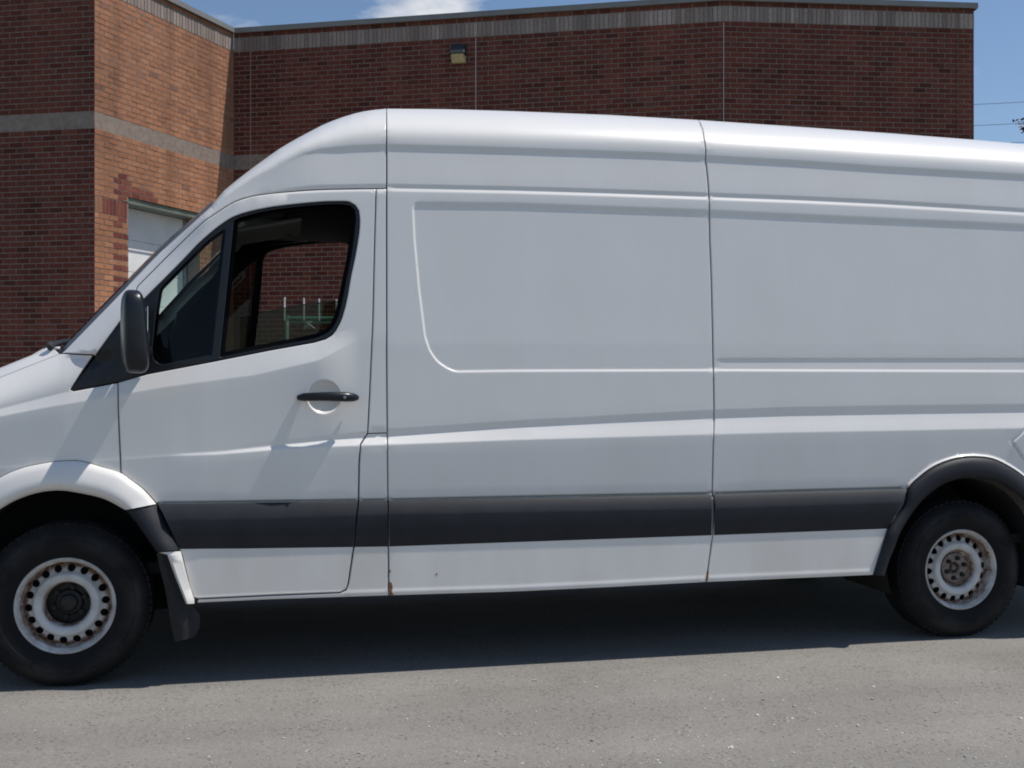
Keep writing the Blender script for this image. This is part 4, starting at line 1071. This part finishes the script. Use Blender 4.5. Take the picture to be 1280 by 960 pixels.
# ------------------------------------------------------------------ wheels
RW = .355
def wheel(cx_, near=True, front=True):
    cy = .06 if near else VW - .06
    root = bpy.data.objects.new('wheel', None); col.objects.link(root); root.location = (cx_, cy, RW); root.parent = van
    if not near: root.rotation_euler = (0, 0, math.pi)
    def sub(o):
        o.parent = root; o.matrix_parent_inverse = Matrix.Identity(4)
        if not o.name.startswith('tyre'): o.scale = (.96, 1, .96)
        return o
    ty = MB()
    pr = [(.197, .02), (.203, .002), (.210, -.004), (.228, -.012), (.250, -.019), (.262, -.0205), (.266, -.024), (.285, -.024), (.289, -.0205), (.303, -.019), (.318, -.013), (.332, -.002), (.340, .008), (.347, .020), (.353, .034), (.3555, .055),
          (.3555, .072), (.347, .073), (.347, .080), (.356, .081), (.356, .105), (.347, .106), (.347, .114), (.356, .115), (.356, .140), (.347, .141), (.347, .149), (.3555, .150), (.3545, .175), (.346, .20), (.33, .218), (.28, .225), (.22, .215), (.205, .195)]
    ty.lathe(pr, (0, 0, 0), 96)
    # shoulder blocks
    for i in range(64):
        t = 2 * math.pi * i / 64; u_ = np.array([math.cos(t), 0, math.sin(t)]); w_ = np.array([-math.sin(t), 0, math.cos(t)])
        ty.box(u_ * .3445 + np.array([0, .034, 0]), (.017, .034, .024), (u_, (0, 1, 0), w_))
    sub(ty.build('tyre', M_tyre, None, True, 35))
    # dish with 18 ventilation holes
    BR = .094 if front else .078
    prof = [(BR, .066), (.096, .056), (.100, .036), (.108, .023), (.122, .018), (.136, .0195), (.143, .027), (.149, .040), (.178, .048), (.186, .056)]
    pr_r = [p[0] for p in prof]; pr_y = [p[1] for p in prof]
    pts = []; ed = []
    def ringp(r_, n_):
        b = len(pts)
        for k in range(n_): t = 2 * math.pi * k / n_; pts.append((r_ * math.cos(t), r_ * math.sin(t)))
        return b, n_
    for r_ in [BR, .186]:
        b, n_ = ringp(r_, 90); ed += [(b + k, b + (k + 1) % n_) for k in range(n_)]
    for r_ in ([] if front else [.084, .092]) + [.096, .100, .104, .108, .115, .122, .129, .136, .1395, .1435, .1455, .1815]: ringp(r_, 90)
    holes = []
    for k in range(18):
        t = 2 * math.pi * (k + .2) / 18; cxh, cyh = .1635 * math.cos(t), .1635 * math.sin(t); b = len(pts); hp = []
        for q in range(14):
            a = 2 * math.pi * q / 14; hp.append((cxh + .0172 * math.cos(a), cyh + .0172 * math.sin(a)))
        pts += hp; ed += [(b + q, b + (q + 1) % 14) for q in range(14)]; holes.append((cxh, cyh))
    r = delaunay_2d_cdt([Vector(q) for q in pts], ed, [], 0, 1e-5, True)
    V2 = np.array([(v.x, v.y) for v in r[0]]); T = np.array(r[2]); C = V2[T].mean(1); rr = np.hypot(C[:, 0], C[:, 1])
    k = (rr > BR + .0002) & (rr < .186)
    for (hx_, hy_) in holes: k &= np.hypot(C[:, 0] - hx_, C[:, 1] - hy_) > .0168
    T = T[k]; R = np.hypot(V2[:, 0], V2[:, 1])
    yv = I_(R, pr_r, pr_y)
    rim = MB(); rim.add([(V2[i, 0], yv[i], V2[i, 1]) for i in range(len(V2))], [tuple(t) for t in T])
    for (hx_, hy_) in holes:
        b = len(rim.v); dy = float(I_(math.hypot(hx_, hy_), pr_r, pr_y))
        for q in range(14):
            a = 2 * math.pi * q / 14
            x = hx_ + .0172 * math.cos(a); z = hy_ + .0172 * math.sin(a); yy = float(I_(math.hypot(x, z), pr_r, pr_y))
            rim.v.append((x, yy, z)); rim.v.append((x, yy + .006, z))
        for q in range(14): j = (q + 1) % 14; rim.f.append((b + 2 * q, b + 2 * q + 1, b + 2 * j + 1, b + 2 * j))
    rim.lathe([(.186, .056), (.190, .048), (.1915, .026), (.194, .015), (.199, .012), (.2025, .005), (.206, -.003), (.2115, -.006), (.2155, -.002), (.2155, .008), (.208, .02), (.205, .05), (.205, .19)], (0, 0, 0), 96)
    o = mesh('rim', rim.v, rim.f, M_rim, None, True, 40); sub(o)
    dk = MB(); dk.lathe([(.20, .10), (.06, .11), (.0, .11)], (0, 0, 0), 48); sub(dk.build('brake_disc', M_under, None, True, 40))
    hb = MB()
    if front:
        hb.lathe([(.10, .098), (.062, .094), (.055, .078), (.040, .072), (.036, .060), (.030, .056), (.0, .055)], (0, 0, 0), 40)
        sub(hb.build('hub', M_hubdark, None, True, 40))
        nutr, nuty = .0695, .094
    else:
        hb.lathe([(.0795, .056), (.075, .053), (.060, .051), (.040, .052), (.033, .056), (.031, .095), (.0, .096)], (0, 0, 0), 40)
        sub(hb.build('hub', M_rust, None, True, 40))
        ax_ = MB(); ax_.lathe([(.015, .094), (.015, .066), (.011, .060), (.0, .059)], (0, 0, 0), 24); sub(ax_.build('axle_cap', M_rust, None, True, 40))
        nutr, nuty = .0545, .050
    for k in range(6):
        t = 2 * math.pi * (k + .3) / 6; nb = MB(); cxn, czn = nutr * math.cos(t), nutr * math.sin(t)
        nb.tube([(cxn, nuty + .004, czn), (cxn, nuty - .014, czn)], .0125, 6); nb.tube([(cxn, nuty - .014, czn), (cxn, nuty - .021, czn)], .006, 8)
        sub(nb.build('wheel_nut', M_hubdark, None, False))
def mat_tyre():
    m, t, b = new_mat('tyre_rubber'); N = t.nodes.new; L = t.links.new
    tc = N('ShaderNodeTexCoord'); sep = N('ShaderNodeSeparateXYZ'); L(tc.outputs['Object'], sep.inputs[0])
    cmb = N('ShaderNodeCombineXYZ'); L(sep.outputs['X'], cmb.inputs['X']); L(sep.outputs['Z'], cmb.inputs['Y'])
    ln = N('ShaderNodeVectorMath'); ln.operation = 'LENGTH'; L(cmb.outputs[0], ln.inputs[0])
    # scuffed, dusty ring on the widest part of the sidewall
    band = ramp(t, [(.235, (0, 0, 0)), (.262, (.55, .55, .55)), (.300, (.75, .75, .75)), (.325, (.15, .15, .15)), (.36, (.3, .3, .3))]); L(ln.outputs['Value'], band.inputs[0])
    n = N('ShaderNodeTexNoise'); n.inputs['Scale'].default_value = 5; n.inputs['Detail'].default_value = 9; n.inputs['Roughness'].default_value = .65; L(tc.outputs['Object'], n.inputs['Vector'])
    r = ramp(t, [(.42, (0, 0, 0)), (.68, (1, 1, 1))]); L(n.outputs['Fac'], r.inputs[0])
    mu = N('ShaderNodeMath'); mu.operation = 'MULTIPLY'; L(r.outputs[0], mu.inputs[0]); L(band.outputs[0], mu.inputs[1])
    mx = N('ShaderNodeMixRGB'); L(mu.outputs[0], mx.inputs[0]); mx.inputs[1].default_value = (.0055, .0055, .0065, 1); mx.inputs[2].default_value = (.045, .043, .041, 1)
    L(mx.outputs[0], b.inputs['Base Color']); b.inputs['Roughness'].default_value = .8; b.inputs['Specular IOR Level'].default_value = .3
    return m
M_tyre = mat_tyre()
wheel(0.0, True, True); wheel(4.325, True, False); wheel(0.0, False, True); wheel(4.325, False, False)

# ------------------------------------------------------------------ overhead wires and a tree to the right
M_wire = plain('cable', (.05, .05, .055), .6)
M_bark = plain('bark', (.10, .075, .055), .9, noise=.4, nscale=14, bump=.8, bscale=30)
M_leaf = plain('leaf_dark_red', (.055, .022, .024), .6, noise=.4, nscale=3)
Zp = 46.0
pole = empty('utility_pole', tuple(W((1420 - 640) / FPX * Zp, Zp))); tag(pole, 'wooden utility pole beyond the building carrying three thin cables', 'utility pole')
pc = W((1420 - 640) / FPX * Zp, Zp)
hz = [CAM[2] + (HOR - y_) / FPX * Zp for y_ in (118, 145, 168)]
mb = MB(); mb.tube([pc, pc + (0, 0, hz[0] + .8)], [.17, .11], 12); mb.build('post', M_bark, pole, True, 40)
mb = MB(); mb.box(pc + np.array([0, 0, hz[0] + .1]), (2.2, .12, .12), (RGT, FWD, (0, 0, 1))); mb.build('crossarm', M_bark, pole)
where = ('highest', 'middle', 'lowest')
for i, y0 in enumerate((118, 145, 168)):
    a = pc + np.array([0, 0, hz[i]]); pts = []
    b_ = W((820 - 640) / FPX * 58, 58, CAM[2] + (HOR - (133, 158, 184)[i]) / FPX * 58)
    for k in range(25):
        t = k / 24; p = a + (b_ - a) * t; p[2] -= .35 * 4 * t * (1 - t); pts.append(p)
    mb = MB(); mb.tube(pts, .011, 5)
    o = mb.build('power_line', M_wire, None, True); tag(o, 'thin overhead cable crossing the sky right of the building, %s of the three' % where[i], 'power line', 'overhead cables right of the building')
# tree whose outermost twigs just reach into the picture
Zt = 30.0; tr = W((1365 - 640) / FPX * Zt, Zt)
zc = CAM[2] + (HOR - 172) / FPX * Zt
tree = empty('tree', tuple(tr)); tag(tree, 'dark leaved tree whose twig tips show at the right edge above the van roof', 'tree')
mb = MB(); mb.tube([tr, tr + (.05, 0, 2.2), tr + (-.05, .1, 4.6), tr + (0, 0, zc + 1.0)], [.16, .13, .09, .03], 10)
limbs = []
r2 = np.random.RandomState(5)
for i in range(16):
    t = r2.uniform(.35, .95); s = tr + np.array([0, 0, zc * t + .6]); an = r2.uniform(0, 6.28); ln = r2.uniform(1.0, 1.75) * (1.15 - .5 * t)
    e = s + np.array([math.cos(an) * ln, math.sin(an) * ln, r2.uniform(.3, .9)]); limbs.append((s, e)); mb.tube([s, (s + e) / 2 + (0, 0, .1), e], [.035, .02, .008], 6)
tip = CAM + (RGT * (1273 - 640) / FPX + FWD + np.array([0, 0, 1]) * (HOR - 152) / FPX) * Zt
s = tr + np.array([0, 0, tip[2] - .5]); limbs.append((s, tip)); mb.tube([s, (s + tip) / 2 + (0, 0, .16), tip], [.035, .018, .006], 6)
mb.build('trunk', M_bark, tree, True, 50)
V = []; F_ = []
for (s, e) in limbs:
    for k in range(150):
        t = r2.uniform(.35, 1.0); c = s + (e - s) * t + r2.normal(0, .10 + .22 * (1 - t), 3)
        if (s, e) is limbs[-1]: c = s + (e - s) * t + r2.normal(0, .03 + .2 * (1 - t), 3)
        a = r2.normal(0, 1, 3); a /= np.linalg.norm(a); b_ = np.cross(a, r2.normal(0, 1, 3)); b_ /= np.linalg.norm(b_); l = r2.uniform(.05, .09); w_ = l * .5
        i0 = len(V); V += [tuple(c - a * l), tuple(c + b_ * w_ + a * l * .1), tuple(c + a * l), tuple(c - b_ * w_ + a * l * .1)]; F_.append((i0, i0 + 1, i0 + 2, i0 + 3))
mesh('crown', V, F_, M_leaf, tree, False)
